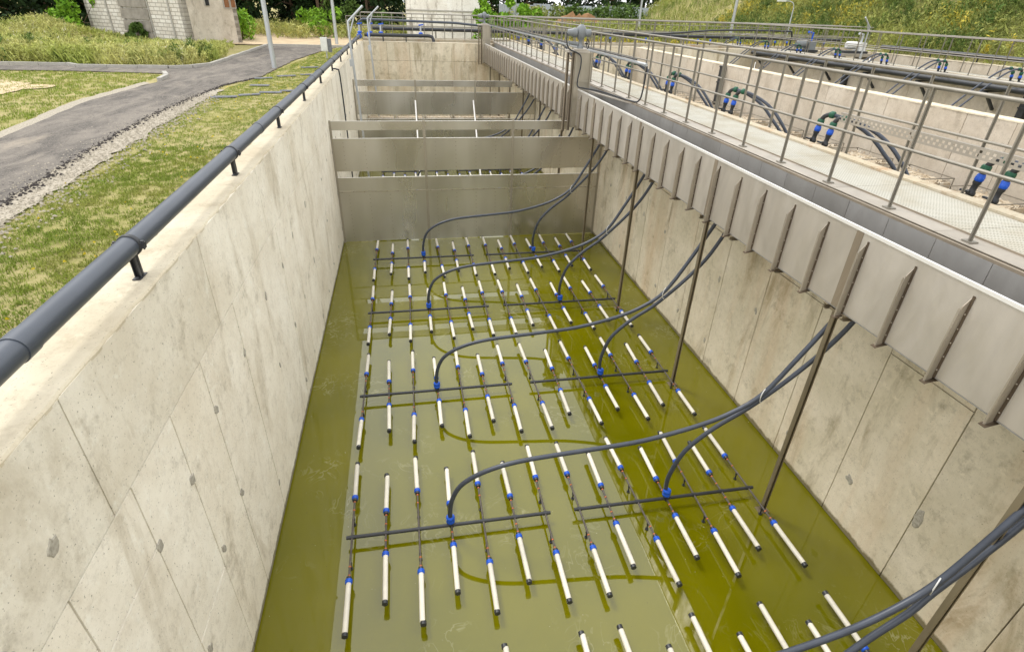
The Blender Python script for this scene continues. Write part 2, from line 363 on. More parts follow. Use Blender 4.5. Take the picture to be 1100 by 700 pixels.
obj('tank_water', mbox(XL+.001, XR-.001, YN+.001, YE-.001, -.05, 0), 'water', kind='structure')
for i, (a, b) in enumerate(((5.84, 13.3), (13.7, 21.1), (21.5, 28.9))):
    obj('tank_water', mbox(a+.001, b-.001, YN+.001, YE-.001, -.05, 0), 'water', kind='structure')

# ------------------------------------------------------------------ tank walls of formwork panels
def panel_mesh(cache={}, **k): pass
def yz_panels(root, xface, sgn, rects, mat):    # sgn +1: face looks to +X
    for (y0, y1, z0, z1) in rects:
        t = .018 + random.uniform(-.002, .003); g = .006
        mb = MB(); e = .0015
        x0, x1 = (xface-sgn*.02, xface+sgn*(t-.02+.006))
        a, b = y0+g, y1-g; c, d = z0+g, z1-g
        P = [(x0,a,c),(x0,b,c),(x0,b,d),(x0,a,d),(x1,a+e,c+e),(x1,b-e,c+e),(x1,b-e,d-e),(x1,a+e,d-e)]
        F = [(4,5,6,7),(0,1,5,4),(1,2,6,5),(2,3,7,6),(3,0,4,7)]
        if sgn < 0: F = [f[::-1] for f in F]
        mb._add(P, F); wpart('formwork_panel', mb, mat, root)
def cuts(seams, lo, hi, z0, z1, split=None):
    ss = [lo]+[s for s in seams if lo < s < hi]+[hi]; R = []
    for i, (a, b) in enumerate(zip(ss, ss[1:])):
        zs = [z0] + (split(i, a) if split else []) + [z1]
        R += [(a, b, p, q) for p, q in zip(zs, zs[1:])]
    return R
lower = [-2, -.8, .4, 1.15, 2.17, 2.98, 3.72, 4.47, 5.6, 6.78, 8.0, 9.02, 10.4, 11.6, 12.8, 14.0, 15.2, 16.4, 17.6, 18.8, 20, 21.2, 22.4, 23.6, 24.8, 26, 27.2, 28.4, 29.6, 30.8, 32]
upper = [-1, 1.0, 2.74, 5.15, 7.55, 9.95, 12.35, 14.75, 17.15, 19.55, 21.95, 24.35, 26.75, 29.15, 31.55]
w = thing('tank_wall', 'long pale concrete wall of the first tank carrying the big grey pipe on its top', 'wall', (XL-.16, 15, 0))
wpart('wall_core', mbox(XL-.335, XL-.02, YN, YE, -.3, TOP-.012), 'joint', w)
yz_panels(w, XL, 1, cuts(lower, YN, YE, 0.0, 3.17, lambda i, a: {5: [2.58], 6: [1.36], 4: [2.72]}.get(i, [1.2] if i % 5 == 1 else [])), 'wall_light')
yz_panels(w, XL, 1, cuts(upper, YN, YE, 3.17, TOP-.012), 'wall_light')
def wall_cap(root, x0, x1, y0, y1, z, mat='wall_top', step=.14, axis='y'):
    # uneven trowelled top with chipped edges
    n = int((y1-y0)/step)+1; vs = []; fs = []
    for i in range(n+1):
        y = y0+(y1-y0)*i/n
        a = x0+random.uniform(-.018, .012); b = x1 + random.uniform(-.008, .004) - (random.uniform(.005, .022) if random.random() < .12 else 0)
        zz = z + random.uniform(-.003, .003)
        vs += [(a, y, zz-.03), (a+.006, y, zz), (b-.012, y, zz+.002), (b, y, zz-.012), (b, y, zz-.03)]
    for i in range(n):
        for j in range(4): fs.append((i*5+j, i*5+j+1, (i+1)*5+j+1, (i+1)*5+j))
    if axis == 'x': vs = [(y, x, zz) for x, y, zz in vs]; fs = [f[::-1] for f in fs]
    fs = [f[::-1] for f in fs]
    fs.append((0, 1, 2, 3, 4)); k = n*5; fs.append((k+4, k+3, k+2, k+1, k))
    mb = MB(); mb._add(vs, fs); wpart('wall_top', mb, mat, root)
wall_cap(w, XL-.345, XL+.004, YN, YE, TOP)
# grey repair patches over the tie holes
def patches(root, xface, sgn, pts):
    for (y, z, r) in pts:
        n = 14; mb = MB(); P = []
        for j in range(n):
            a = 2*math.pi*j/n; q = r*random.uniform(.62, 1.05)*(1+.25*math.sin(2*a+y*9)); P.append((xface+sgn*.0075, y+q*math.cos(a)*.8, z+q*math.sin(a)*1.15))
        Q = [(xface-sgn*.002, p[1]*1.0+(p[1]-y)*.2, p[2]+(p[2]-z)*.2) for p in P]
        F = [tuple(range(n))]+[(j, j+n, (j+1) % n+n, (j+1) % n) for j in range(n)]
        if sgn < 0: F = [f[::-1] for f in F]
        mb._add(P+Q, F); wpart('mortar_patch', mb, 'patch', root)
pl = [(2.25, 3.5, .06), (3.0, 2.55, .05), (3.7, 2.5, .05), (3.8, 1.5, .05), (3.05, 1.15, .05), (4.5, 1.5, .05), (4.5, 2.6, .05), (1.75, 3.35, .07)]
for y in lower:
    if y > 5: pl += [(y+random.uniform(-.05, .05), z+random.uniform(-.1, .1), random.uniform(.03, .05)) for z in (.4, 1.5, 2.6) if random.random() < .8]
patches(w, XL+.004, 1, pl)

w = thing('tank_wall', 'stained concrete wall on the right of the green water, under the steel channel', 'wall', (5.64, 15, 0))
wpart('wall_core', mbox(XR+.02, 5.82, YN, YE, -.3, TOP-.03), 'joint', w)
rs = [-2.6, -1.4, -.2, 1.0, 2.2, 3.4, 4.5, 5.7, 6.9, 8.1, 9.3, 10.5, 11.7, 12.9, 14.1, 15.3, 16.5, 17.7, 18.9, 20.1, 21.3, 22.5, 23.7, 24.9, 26.1, 27.3, 28.5, 29.7, 30.9, 32.1]
yz_panels(w, XR, -1, cuts(rs, YN, YE, 0, TOP-.03, lambda i, a: [3.0] if i % 2 else [2.6]), 'wall_warm')
yz_panels(w, 5.82, 1, cuts(rs[::2], YN, YE, 0, TOP-.03), 'wall_warm')
wall_cap(w, XR-.004, 5.83, YN, YE, TOP-.02)
pr = [(3.35, 1.1, .09), (4.3, .75, .06), (2.7, .9, .07), (5.5, .45, .06)] + [(y+.1, z, .045) for y in rs[8:] for z in (.5, 1.8) if random.random() < .7]
patches(w, XR-.004, -1, pr)
for (x0, lab, ml, mr) in ((13.3, 'pale dividing wall between the second and third tanks, with a bright top', 'wall_mid', 'wall_mid'),
                          (21.1, 'concrete dividing wall below the distant walkway', 'wall_mid', 'wall_mid')):
    w = thing('tank_wall', lab, 'wall', (x0+.2, 15, 0))
    wpart('wall_core', mbox(x0+.02, x0+.38, YN, YE, -.3, TOP-.02), 'joint', w)
    ss = list(np.arange(-2, 33, 1.25))
    yz_panels(w, x0, -1, cuts(ss, YN, YE, 0, TOP-.02), ml); yz_panels(w, x0+.38, 1, cuts(ss[::3], YN, YE, 0, TOP-.02), mr)
    wall_cap(w, x0-.01, x0+.4, YN, YE, TOP-.01)
w = thing('tank_wall', 'outermost concrete wall under the black pipe at the foot of the weedy slope', 'wall', (29.08, 15, 0))
wpart('wall_core', mbox(28.92, 29.24, YN, YE, -.3, TOP-.02), 'joint', w)
yz_panels(w, 28.92, -1, cuts(list(np.arange(-2, 33, 1.8)), YN, YE, 0, TOP-.02), 'wall_mid'); wall_cap(w, 28.9, 29.25, YN, YE, TOP)
def xz_wall(x0, x1, yf, sgn, lab, mat, split=(2.6,), step=1.2, th=.32):
    w = thing('tank_wall', lab, 'wall', ((x0+x1)/2, yf, 0))
    ya, yb = (yf+.02, yf+th) if sgn < 0 else (yf-th, yf-.02)
    wpart('wall_core', mbox(x0, x1, ya, yb, -.3, TOP-.02), 'joint', w)
    sx = [x0]+[x0+step*(i+1) for i in range(int((x1-x0)/step-.3))]+[x1]
    zs = [0]+list(split)+[TOP-.02]
    for a, b in zip(sx, sx[1:]):
        for c, d in zip(zs, zs[1:]):
            e = .003; t = random.uniform(0, .004); y1 = yf+sgn*t; y0 = yf-sgn*.02; g = .003
            P = [(a+g,y0,c+g),(b-g,y0,c+g),(b-g,y0,d-g),(a+g,y0,d-g),(a+g+e,y1,c+g+e),(b-g-e,y1,c+g+e),(b-g-e,y1,d-g-e),(a+g+e,y1,d-g-e)]
            F = [(4,5,6,7),(0,1,5,4),(1,2,6,5),(2,3,7,6),(3,0,4,7)]
            if sgn > 0: F = [f[::-1] for f in F]
            mb = MB(); mb._add(P, F); wpart('formwork_panel', mb, mat, w)
    wall_cap(w, min(ya, yf), max(yb, yf), x0, x1, TOP, axis='x')
    return w
xz_wall(XL, XR, YE, -1, 'yellowish stained end wall closing the far end of the first tank', 'wall_warm', (2.2, 3.2))
xz_wall(5.84, 13.28, YE, -1, 'end wall at the far end of the second tank', 'wall_warm')
xz_wall(13.72, 21.08, YE, -1, 'end wall at the far end of the third tank', 'wall_warm')
xz_wall(21.52, 28.88, YE, -1, 'end wall at the far end of the fourth tank', 'wall_warm')
xz_wall(XL, XEND, YN, 1, 'near end wall of the tanks behind the camera', 'wall_light')

# ------------------------------------------------------------------ aeration grids
H = .133; SP = .4185
def ymesh(fn, name, mats): mb = MB(); fn(mb); return mb.mesh(name, mats)
def make_grid():
    root = thing('aeration_grid', '', 'aerator')
    mb = MB(); mb.tube([(-.07, 0, H), (6*SP+.07, 0, H)], .024, 10)
    for i in range(7):
        if i == 3: mb.lathe((i*SP, 0, H), (0, 0, 1), [(-.03, .03), (.06, .03)], 10)
        mb.lathe((i*SP-.03, 0, H), (1, 0, 0), [(0, .029), (.06, .029)], 10)
    mf = obj('manifold_pipe', mb, 'black', root)
    meshes = {}
    for L, (ca, cb) in (('long', (.62, -.60)), ('short', (.33, -.29))):
        mb = MB(); mb.tube([(0, cb, 0), (0, ca, 0)], .0135, 8); mb.cur = 1
        for yy in (ca-.05, cb+.05, cb+.17, ca-.19): mb.tube([(0, yy-.008, 0), (0, yy+.008, 0)], .0165, 8)
        meshes[L] = mb.mesh('lateral', ['lateral', 'orange'])
    TL = .60
    mb = MB(); mb.tube([(0, 0, 0), (0, TL, 0)], .031, 12); m_tube = mb.mesh('diffuser_tube', 'tube')
    mb = MB(); mb.tube([(0, 0, 0), (0, .04, 0)], .034, 12); m_cap = mb.mesh('end_cap', 'black')
    mb = MB(); mb.lathe((0, 0, 0), (0, 1, 0), [(0, .03), (.008, .043), (.022, .043), (.026, .037), (.030, .043), (.048, .043), (.055, .034)], 12)
    mb.cur = 1; mb.tube([(0, -.03, 0), (0, 0, 0)], .032, 10); m_cpl = mb.mesh('coupling', ['blue', 'black'])
    mb = MB(); mb.tube([(0, 0, 0), (0, 0, -H)], .011, 6); mb.tube([(0, 0, -H+.012), (0, 0, -H)], .024, 8); mb.tube([(0, 0, -.01), (0, 0, -.04)], .018, 6); m_leg = mb.mesh('leg', 'black')
    for i in range(7):
        L = 'short' if i % 2 else 'long'; ca, cb = (.33, -.29) if i % 2 else (.62, -.60)
        la = obj('lateral', meshes[L], None, root, (i*SP, 0, H+.002))
        for sg, c in ((1, ca), (-1, cb)):
            obj('coupling', m_cpl, None, la, (0, c, 0), rot=(0, 0, 0 if sg > 0 else math.pi))
            obj('diffuser_tube', m_tube, None, la, (0, c+.055*sg, 0), rot=(0, 0, 0 if sg > 0 else math.pi))
            obj('end_cap', m_cap, None, la, (0, c+(.055+TL-.005)*sg, 0), rot=(0, 0, 0 if sg > 0 else math.pi))
        if L == 'long':
            for yy in (.30, -.36): obj('leg', m_leg, None, la, (0, yy, 0))
    return root
ROWS = [1.93, 4.878, 7.80, 10.755, 13.67, 16.75, 19.6, 22.35]
rowname = ['nearest row, cut by the frame bottom', 'second row from the camera, wholly seen', 'third row from the camera', 'fourth row from the camera',
           'last row before the first steel baffle', 'first row behind the near steel baffle', 'middle row between the two steel baffles', 'last row before the far steel baffle']
grid0 = make_grid(); index_kids(); first = True
for r, y in enumerate(ROWS):
    for side, x in (('left', -1.01), ('right', 1.975)):
        g = grid0 if first else copy_tree(grid0); first = False
        g.location = (x, y, 0)
        g['label'] = f'{side} rack of white diffuser tubes, {rowname[r]}'; g['group'] = 'aeration grids standing in the shallow green water'

for o in bpy.data.objects:      # small misalignments, no two laterals quite parallel
    if o.name.startswith('lateral'): o.rotation_euler = (0, 0, math.radians(random.gauss(0, .6)))
    elif o.name.startswith('diffuser_tube'): o.rotation_euler = (math.radians(random.gauss(0, .5)), 0, o.rotation_euler.z+math.radians(random.gauss(0, .7)))
# ------------------------------------------------------------------ air hoses of the first tank
def spline(P, n=4):
    P = [Vector(p) for p in P]; out_ = []
    for i in range(len(P)-1):
        a, b, c, d = P[max(i-1, 0)], P[i], P[i+1], P[min(i+2, len(P)-1)]
        for k in range(n):
            t = k/n; out_.append(.5*((2*b)+(c-a)*t+(2*a-5*b+4*c-d)*t*t+(3*b-a-3*c+d)*t**3))
    out_.append(P[-1]); return out_
PLs = [(.235, .22), (.235, .42), (.27, .63), (.37, .84), (.56, .99), (.82, 1.10), (1.13, 1.17), (1.56, 1.215), (2.05, 1.255), (2.68, 1.32), (3.35, 1.48), (3.78, 1.66), (4.12, 1.92), (4.42, 2.42), (4.7, 2.95), (4.85, 3.26)]
PRs = [(3.22, .22), (3.19, .40), (3.2, .64), (3.32, 1.02), (3.62, 1.36), (3.96, 1.62), (4.14, 1.80), (4.44, 2.12), (4.74, 2.50), (4.96, 2.92), (5.05, 3.26)]
for r, y in enumerate(ROWS):
    dy = y-.2-y
    for side, prof in (('left', PLs), ('right', PRs)):
        n = len(prof); k = 1+.03*math.sin(r*2.1)
        pts = []
        for i, (x, z) in enumerate(prof):
            t = i/(n-1); zz = z if z < .4 or z > 2.6 else z*(1+(k-1)*math.sin(math.pi*t))
            pts.append((x, y + ((.3 if r == 0 else -.16)*t if side == 'left' else (.34 if r == 0 else -.22)*t+.03), zz))
        t = thing('air_hose', f'charcoal hose from the {side} rack, {rowname[r]}', 'hose', (prof[0][0], y, .2), 'air hoses hanging from the steel channel')
        mb = MB(); mb.tube(spline(pts, 4), .03, 10); wpart('hose', mb, 'hose', t)
        mb = MB(); c = (prof[0][0], y, .19)
        mb.lathe(c, (0, 0, 1), [(0, .042), (.01, .056), (.05, .056), (.055, .047), (.06, .056), (.10, .056), (.115, .04)], 14)
        mb.cur = 1; mb.lathe((prof[0][0], y, .15), (0, 0, 1), [(0, .03), (.04, .045)], 12); wpart('coupling', mb, ['blue', 'black'], t)
        if side == 'left':
            p = pts[12]; mb = MB()
            ring = [(p[0]+.055*math.cos(a)+.012, p[1]+.03*math.cos(a), p[2]+.10*math.sin(a)-.03) for a in np.linspace(0, 2*math.pi, 15)]
            mb.tube(ring, .006, 6, cap=False); wpart('cable_tie', mb, 'white', t)

# ------------------------------------------------------------------ stainless channel
ZB, ZT, XC0, XC1 = 3.25, 4.16, 4.5, 5.0
ch = thing('steel_channel', 'long stainless steel channel with vertical ribs hung along the right wall above the water', 'channel', (4.75, 15, ZB))
PY = [-3.0, -.6, 2.24] + [4.58+2.98*k for k in range(0, 10)]
PYc = PY + [YE]
for a, b in zip(PYc, PYc[1:]):
    wpart('side_panel', mbox(XC0-.004, XC0+.002, a+.003, b-.003, ZB, ZT-.02), 'steel_channel', ch)
    mb = MB(); mb.box(XC0-.008, XC0-.0045, b-.05, b+.045, ZB, ZT-.03); wpart('joint_cover', mb, 'steel_rib', ch)
mb = MB(); mb.box(XC0-.006, XC1+.004, PY[0], YE, ZB-.012, ZB-.003); wpart('floor_plate', mb, 'steel_inner', ch)
y = PY[0]
while y < YE-.6:
    wpart('inner_panel', mbox(XC1, XC1+.004, y+.003, y+.597, ZB, ZT+.0), 'steel_inner', ch)
    y += .6
mb = MB(); mb.box(XC0-.01, XC0+.014, PY[0], YE, ZT-.02, ZT-.012); mb.box(XC0-.014, XC0-.009, PY[0], YE, ZT-.045, ZT-.012); wpart('rim', mb, 'steel_rim', ch)
# ribs: angle profile, slanted head, foot kicked out below the channel
def rib_mesh():
    mb = MB(); h0, h1 = ZB-.01, ZT-.13
    mb.cur = 1; mb.box(-.006, 0, -.026, -.003, h0, h1+.02); mb.cur = 0  # dark flange strip, its colour stands in for weld and shadow at the root
    P = [(0, -.003, h0-.02), (-.066, -.003, h0-.045), (-.055, -.003, h1-.08), (0, -.003, h1), (0, .003, h0-.02), (-.066, .003, h0-.045), (-.055, .003, h1-.08), (0, .003, h1)]
    mb._add(P, [(0,1,2,3), (7,6,5,4), (0,4,5,1), (1,5,6,2), (2,6,7,3)])
    mb.box(-.0665, -.0615, .003, .016, h0-.045, h1-.10)
    mb.cur = 1
    mb._add([(-.09, -.03, h0-.05), (.06, -.03, h0-.022), (.06, .03, h0-.022), (-.09, .03, h0-.05), (-.09, -.03, h0-.056), (.06, -.03, h0-.028), (.06, .03, h0-.028), (-.09, .03, h0-.056)],
            [(0,1,2,3), (7,6,5,4), (0,4,5,1), (1,5,6,2), (2,6,7,3), (3,7,4,0)])
    mb.cur = 0
    for z in np.arange(h0+.08, h1-.1, .14): mb.lathe((-.006, -.014, z), (-1, 0, 0), [(0, .007), (.005, .007), (.007, .003)], 6)
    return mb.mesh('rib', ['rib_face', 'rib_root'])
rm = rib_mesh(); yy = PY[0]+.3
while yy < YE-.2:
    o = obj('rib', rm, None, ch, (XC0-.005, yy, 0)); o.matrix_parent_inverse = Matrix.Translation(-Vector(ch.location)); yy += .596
def strut(mb, x, y, z0, z1, w=.055):
    mb.box(x-w/2, x+w/2, y+w/2-.004, y+w/2, z0, z1); mb.box(x-w/2, x-w/2+.004, y-w/2, y+w/2-.004, z0, z1); mb.box(x+w/2-.004, x+w/2, y-w/2, y+w/2-.004, z0, z1)
    mb.box(x-w/2+.004, x-w/2+.015, y-w/2, y-w/2+.004, z0, z1); mb.box(x+w/2-.015, x+w/2-.004, y-w/2, y-w/2+.004, z0, z1); mb.box(x-.012, x+.012, y+w/2-.02, y+w/2-.005, z0, z1)
for y in PY:
    mb = MB(); strut(mb, XC0+.06, y, 0.0, ZB-.013); mb.box(XC0-.02, XC0+.14, y-.06, y+.06, 0, .01); mb.box(XC0, XC0+.1, y-.05, y+.05, ZB-.06, ZB-.0535+.02)
    wpart('support_pole', mb, 'pole', ch)
for y in PY:
    for k in (.0, .95, 2.05):
        mb = MB(); yq = y+k+.1; mb.box(XC0-.03, XR-.01, yq-.03, yq+.03, ZB-.075, ZB-.069); mb.box(XC0-.03, XR-.01, yq-.003, yq+.003, ZB-.069, ZB-.02); mb.box(XC0-.03, XR-.01, yq-.03, yq+.03, ZB-.02, ZB-.0135)
        wpart('cross_beam', mb, 'pole', ch)
# gates with actuators
def gate(y, lab, cable):
    g = thing('sluice_gate', lab, 'sluice gate', (4.4, y, ZB))
    x0 = XC0-.33
    for x in (x0, x0+.14):
        mb = MB(); mb.box(x-.03, x+.03, y+.02, y+.03, 3.1, 5.05); mb.box(x-.03, x-.022, y-.05, y+.02, 3.1, 5.05); mb.box(x+.022, x+.03, y-.05, y+.02, 3.1, 5.05)
        for z in np.arange(3.3, 5, .12): mb.box(x-.012, x+.012, y-.0, y+.02, z, z+.05)
        wpart('guide_post', mb, 'steel_rib', g)
    mb = MB(); mb.box(x0+.2, x0+.36, y-.04, y+.05, 3.18, 5.0); mb.box(x0+.36, x0+.62, y-.02, y+.03, 3.1, 5.0); mb.box(x0+.6, x0+.63, y-.07, y-.021, 3.1, 5.0)
    for z in (3.5, 3.9, 4.3): mb.box(x0+.19, x0+.59, y-.06, y-.041, z, z+.05)
    wpart('gate_column', mb, 'steel_post', g)
    mb = MB(); mb.box(x0-.08, x0+.52, y-.07, y+.07, 5.0, 5.06); mb.box(x0+.15, x0+.46, y-.1, y+.1, 5.06, 5.09); wpart('top_beam', mb, 'steel_channel', g)
    mb = MB(); cx = x0+.30
    mb.lathe((cx, y, 5.09), (0, 0, 1), [(0, .1), (.05, .1), (.07, .06), (.2, .055), (.25, .1), (.33, .14), (.45, .15), (.54, .12), (.57, .07), (.6, .05)], 16)
    mb.lathe((cx-.14, y, 5.48), (-1, 0, 0), [(0, .12), (.1, .12), (.14, .09), (.26, .085), (.28, .05)], 14)
    mb.lathe((cx+.12, y-.02, 5.48), (1, -.2, 0), [(0, .09), (.16, .1), (.18, .07)], 14)
    mb.lathe((cx-.08, y, 5.2), (-1, 0, .1), [(0, .05), (.28, .05)], 10)
    mb.v = [(cx+(a-cx)*.84, y+(b_-y)*.84, 5.09+(c_-5.09)*.9) for a, b_, c_ in mb.v]
    wpart('actuator', mb, 'cast_grey', g)
    mb = MB(); mb.lathe((cx+.12, y, 5.2), (1, 0, 0), [(0, .02), (.08, .02)], 8)
    ring = [(cx+.2, y+.11*math.cos(a), 5.2+.11*math.sin(a)) for a in np.linspace(0, 2*math.pi, 17)]; mb.tube(ring, .012, 6, cap=False)
    for a in (0, 2.1, 4.2): mb.tube([(cx+.2, y, 5.2), (cx+.2, y+.11*math.cos(a), 5.2+.11*math.sin(a))], .008, 5)
    wpart('handwheel', mb, 'black', g)
    if cable:
        c = thing('power_cable', 'black cable looping from the grey actuator to the railing conduit', 'cable', (4.8, y, 4.2))
        P = [(cx-.36, y-.02, 5.42), (cx-.38, y-.08, 5.25), (cx-.3, y-.1, 5.08), (cx-.02, y-.14, 4.95), (cx+.02, y-.14, 4.7), (cx-.03, y-.14, 4.4), (cx-.02, y-.16, 4.22), (cx+.12, y-.3, 4.19), (cx+.4, y-.9, 4.19), (5.03, y-2.4, 4.2), (5.1, y-2.75, 4.25), (5.12, y-2.85, 4.5), (5.12, y-2.9, 4.95)]
        mb = MB(); mb.tube(spline(P, 5), .018, 8); wpart('cable', mb, 'black', c)
        mb = MB(); mb.obox(((cx+.15+5.05)/2, y-1.45, 4.155), ((5.05-cx-.15)/2, -1.15, 0), (.03, .01, 0), (0, 0, .012)); wpart('cable_tray', mb, 'edge_plate', c)
gate(15.0, 'nearer steel gate frame on the channel with grey motor actuator', True)
gate(YE-.35, 'smaller looking far gate frame with an actuator at the end wall of the first tank', False)

# ------------------------------------------------------------------ baffles across the first tank
def baffle(y, lab, x1top=4.42):
    b = thing('baffle', lab, 'baffle', (1.7, y, 0))
    xs_ = [XL+.02, .46, 2.86, XR-.02]; T = .004
    for i, (a, c) in enumerate(zip(xs_, xs_[1:])):
        ct = min(c, x1top)
        wpart('top_band', mbox(a+.03, ct-.03, y-T, y, 3.07, 3.29), 'steel_plate', b)
        for (z0, z1) in ((2.01, 2.86), (1.475, 1.84), (.02, 1.465)):
            wpart('baffle_plate', mbox(a+.03, c-.03, y-T, y, z0, z1), 'steel_plate', b)
        mb = MB()
        for z, e in ((2.865, c), (1.845, c), (3.295, ct)): mb.box(a+.028, e-.028, y-.03, y+.002, z, z+.006)
        wpart('folded_edge', mb, 'steel_rim', b)
        mb = MB(); mb.box(a+.03, c-.03, y-.014, y-T-.001, 1.44, 1.47); wpart('seam_strip', mb, 'steel_post', b)
        # rivet lines
        mb = MB()
        for x in np.arange(a+.28, c-.2, .55):
            for (z0, z1) in ((2.1, 2.8), (.15, 1.38)):
                for z in np.arange(z0, z1, .11): mb.obox((x, y-T-.002, z), (.007, 0, 0), (0, .002, 0), (0, 0, .01))
        for x in np.arange(a+.1, c-.05, .3): mb.obox((x, y-.016, 1.455), (.012, 0, 0), (0, .003, 0), (0, 0, .012))
        wpart('rivets', mb, 'steel_rib', b, kind='stuff')
    for x in xs_:
        mb = MB(); mb.box(x-.034, x+.034, y-.008, y+.03, .0, 3.31 if x < 5 else 3.0); mb.box(x-.01, x+.01, y-.04, y-.008, .0, 3.31 if x < 5 else 3.0)
        for z in np.arange(.1, 3.2, .12): mb.obox((x-.03, y-.013, z), (.01, 0, 0), (0, .005, 0), (0, 0, .01)); mb.obox((x+.03, y-.013, z+.05), (.01, 0, 0), (0, .005, 0), (0, 0, .01))
        wpart('post', mb, 'steel_post', b)
    return b
baffle(15.3, 'nearest stainless baffle of riveted sheets standing across the tank')
b2 = baffle(24.0, 'farther stainless baffle across the tank, seen over the near one')
for x in (.43, 2.78):
    mb = MB(); mb.tube([(x, 23.93, 2.55), (x-.02, 21.3, .0)], .035, 8); wpart('brace', mb, 'steel_rim', b2)

# ------------------------------------------------------------------ walkways, railings
def walkway(x0, x1, lab, y0=YN, y1=YE+4):
    wk = thing('walkway', lab, 'walkway', ((x0+x1)/2, 15, 4.2)); near = x0 if x0 < 10 else x1
    s = 1 if x0 < 10 else -1
    def B(a, b, *r): lo, hi = sorted((near+s*a, near+s*b)); return mbox(lo, hi, *r)
    y = y0
    while y < y1-.01:
        e = min(y+1.5, y1)
        wpart('grating_panel', B(.27, 1.16, y+.004, e-.004, 4.17, 4.205), 'grp', wk)
        wpart('edge_plate', B(.0, .262, y+.003, e-.003, 4.19, 4.198), 'edge_plate', wk); y = e
    mb = B(-.045, -.01, y0, y1, 4.10, 4.185); mb.v += B(.262, .268, y0, y1, 4.1, 4.215).v; mb.f += [tuple(i+8 for i in f) for f in mb.f[:6]]; mb.m = [0]*12; mb.sm = [False]*12
    wpart('edge_angle', mb, 'steel_rib', wk)
    y = y0
    while y < y1-.01:
        e = min(y+3, y1); wpart('toe_plate', B(1.17, 1.34, y+.003, e-.003, 4.15, 4.235), 'rustplate', wk); y = e
    lo, hi = sorted((near+s*.05, near+s*1.3))
    for y in np.arange(y0+.5, y1, 1.5): wpart('bearer', mbox(lo, hi, y-.04, y+.04, 4.06, 4.145), 'steel_rib', wk)
    return wk
walkway(5.06, 6.5, 'long pale grating walkway beside the steel channel, nearest to the camera')
walkway(20.5, 21.94, 'distant grating walkway over the wall of the third tank, below the weedy slope')
def railing(p0, p1, lab, step=1.0, z0=4.2, h=1.22, mids=(.62,), off=.0, flat=.042, first=0):
    p0, p1 = Vector(p0), Vector(p1); L = (p1-p0).length; d = (p1-p0)/L; q = Vector((-d.y, d.x))
    r = thing('railing', lab, 'railing', (*((p0+p1)/2), z0))
    mb = MB(); mb.obox((0, 0, h/2), (d.x*.006, d.y*.006, 0), (q.x*flat/2, q.y*flat/2, 0), (0, 0, h/2)); mb.obox((0, 0, h/2), (d.x*.02, d.y*.02, 0), (q.x*.004, q.y*.004, 0), (0, 0, h/2))
    mb.obox((0, 0, .006), (d.x*.05, d.y*.05, 0), (q.x*.045, q.y*.045, 0), (0, 0, .006)); pm = mb.mesh('post', 'rail')
    n = 0; t = first
    while t < L:
        o = obj('post', pm, None, r, (p0.x+d.x*t, p0.y+d.y*t, z0)); o.matrix_parent_inverse = Matrix.Translation(-Vector(r.location)); t += step
    mb = MB(); mb.tube([(p0.x, p0.y, z0+h), (p1.x, p1.y, z0+h)], .021, 10); wpart('top_rail', mb, 'rail', r)
    for m in mids:
        mb = MB(); mb.tube([(p0.x+q.x*.03, p0.y+q.y*.03, z0+m), (p1.x+q.x*.03, p1.y+q.y*.03, z0+m)], .017, 8); wpart('mid_rail', mb, 'rail', r)
    return r
railing((5.15, -2), (5.15, 37), 'long railing on the near edge of the nearest walkway, right above the channel', first=.0)
railing((6.47, -2), (6.47, 37), 'long railing on the far edge of the nearest walkway, behind the hose valves', first=.37)
railing((20.55, 2), (20.55, 37), 'railing on the near edge of the distant walkway', step=1.2)
railing((21.85, 2), (21.85, 37), 'railing on the far edge of the distant walkway', step=1.2, first=.4)
# cross gallery at the far end
cg = thing('walkway', 'cross gallery running along the far ends of all tanks', 'walkway', (13, 34.6, 4.2))
for i, x in enumerate(np.arange(-2, 28.5, 2.0)):
    wpart('grating_panel', mbox(x+.004, x+1.996, 34.05, 35.1, 4.17, 4.205), 'grp', cg)
mb = MB(); mb.box(-2, 28.9, 34.0, 34.04, 4.05, 4.24); mb.box(-2, 28.9, 35.11, 35.15, 4.05, 4.24); wpart('edge_angle', mb, 'rustplate', cg)
for x in np.arange(-1.8, 28.9, 2.2): wpart('bearer', mbox(x-.05, x+.05, 34.05, 35.1, 3.3, 4.165), 'steel_rib', cg)
railing((-2, 34.03), (28.9, 34.03), 'near railing of the cross gallery at the far ends of the tanks', step=1.1)
railing((-2, 35.13), (28.9, 35.13), 'far railing of the cross gallery at the far ends of the tanks', step=1.1, first=.5)
railing((-3.2, 39.5), (27, 39.5), 'thin railing standing beyond the cross gallery in front of the white building', step=1.3, z0=3.9)
railing((6.6, 36.9), (28.9, 36.9), 'railing of the second gallery behind the tanks', step=1.0, first=.2)
railing((8.5, 38.4), (26, 38.4), 'outermost railing behind the second gallery, before the weeds', step=1.0, first=.6, z0=4.1)
# conduit along the near railing
c = thing('conduit', 'grey conduit pipe clipped halfway up the railing beyond the gate', 'conduit', (5.1, 24, 4.97))
mb = MB(); mb.tube([(5.1, 12.1, 4.98), (5.1, 25, 4.97), (5.1, 37, 4.93)], .032, 10); wpart('conduit_pipe', mb, 'galv', c)
mb = MB(); mb.tube([(5.07, 12.6, 5.04), (5.07, 25, 5.03), (5.07, 37, 4.99)], .016, 6); wpart('cable', mb, 'black', c)
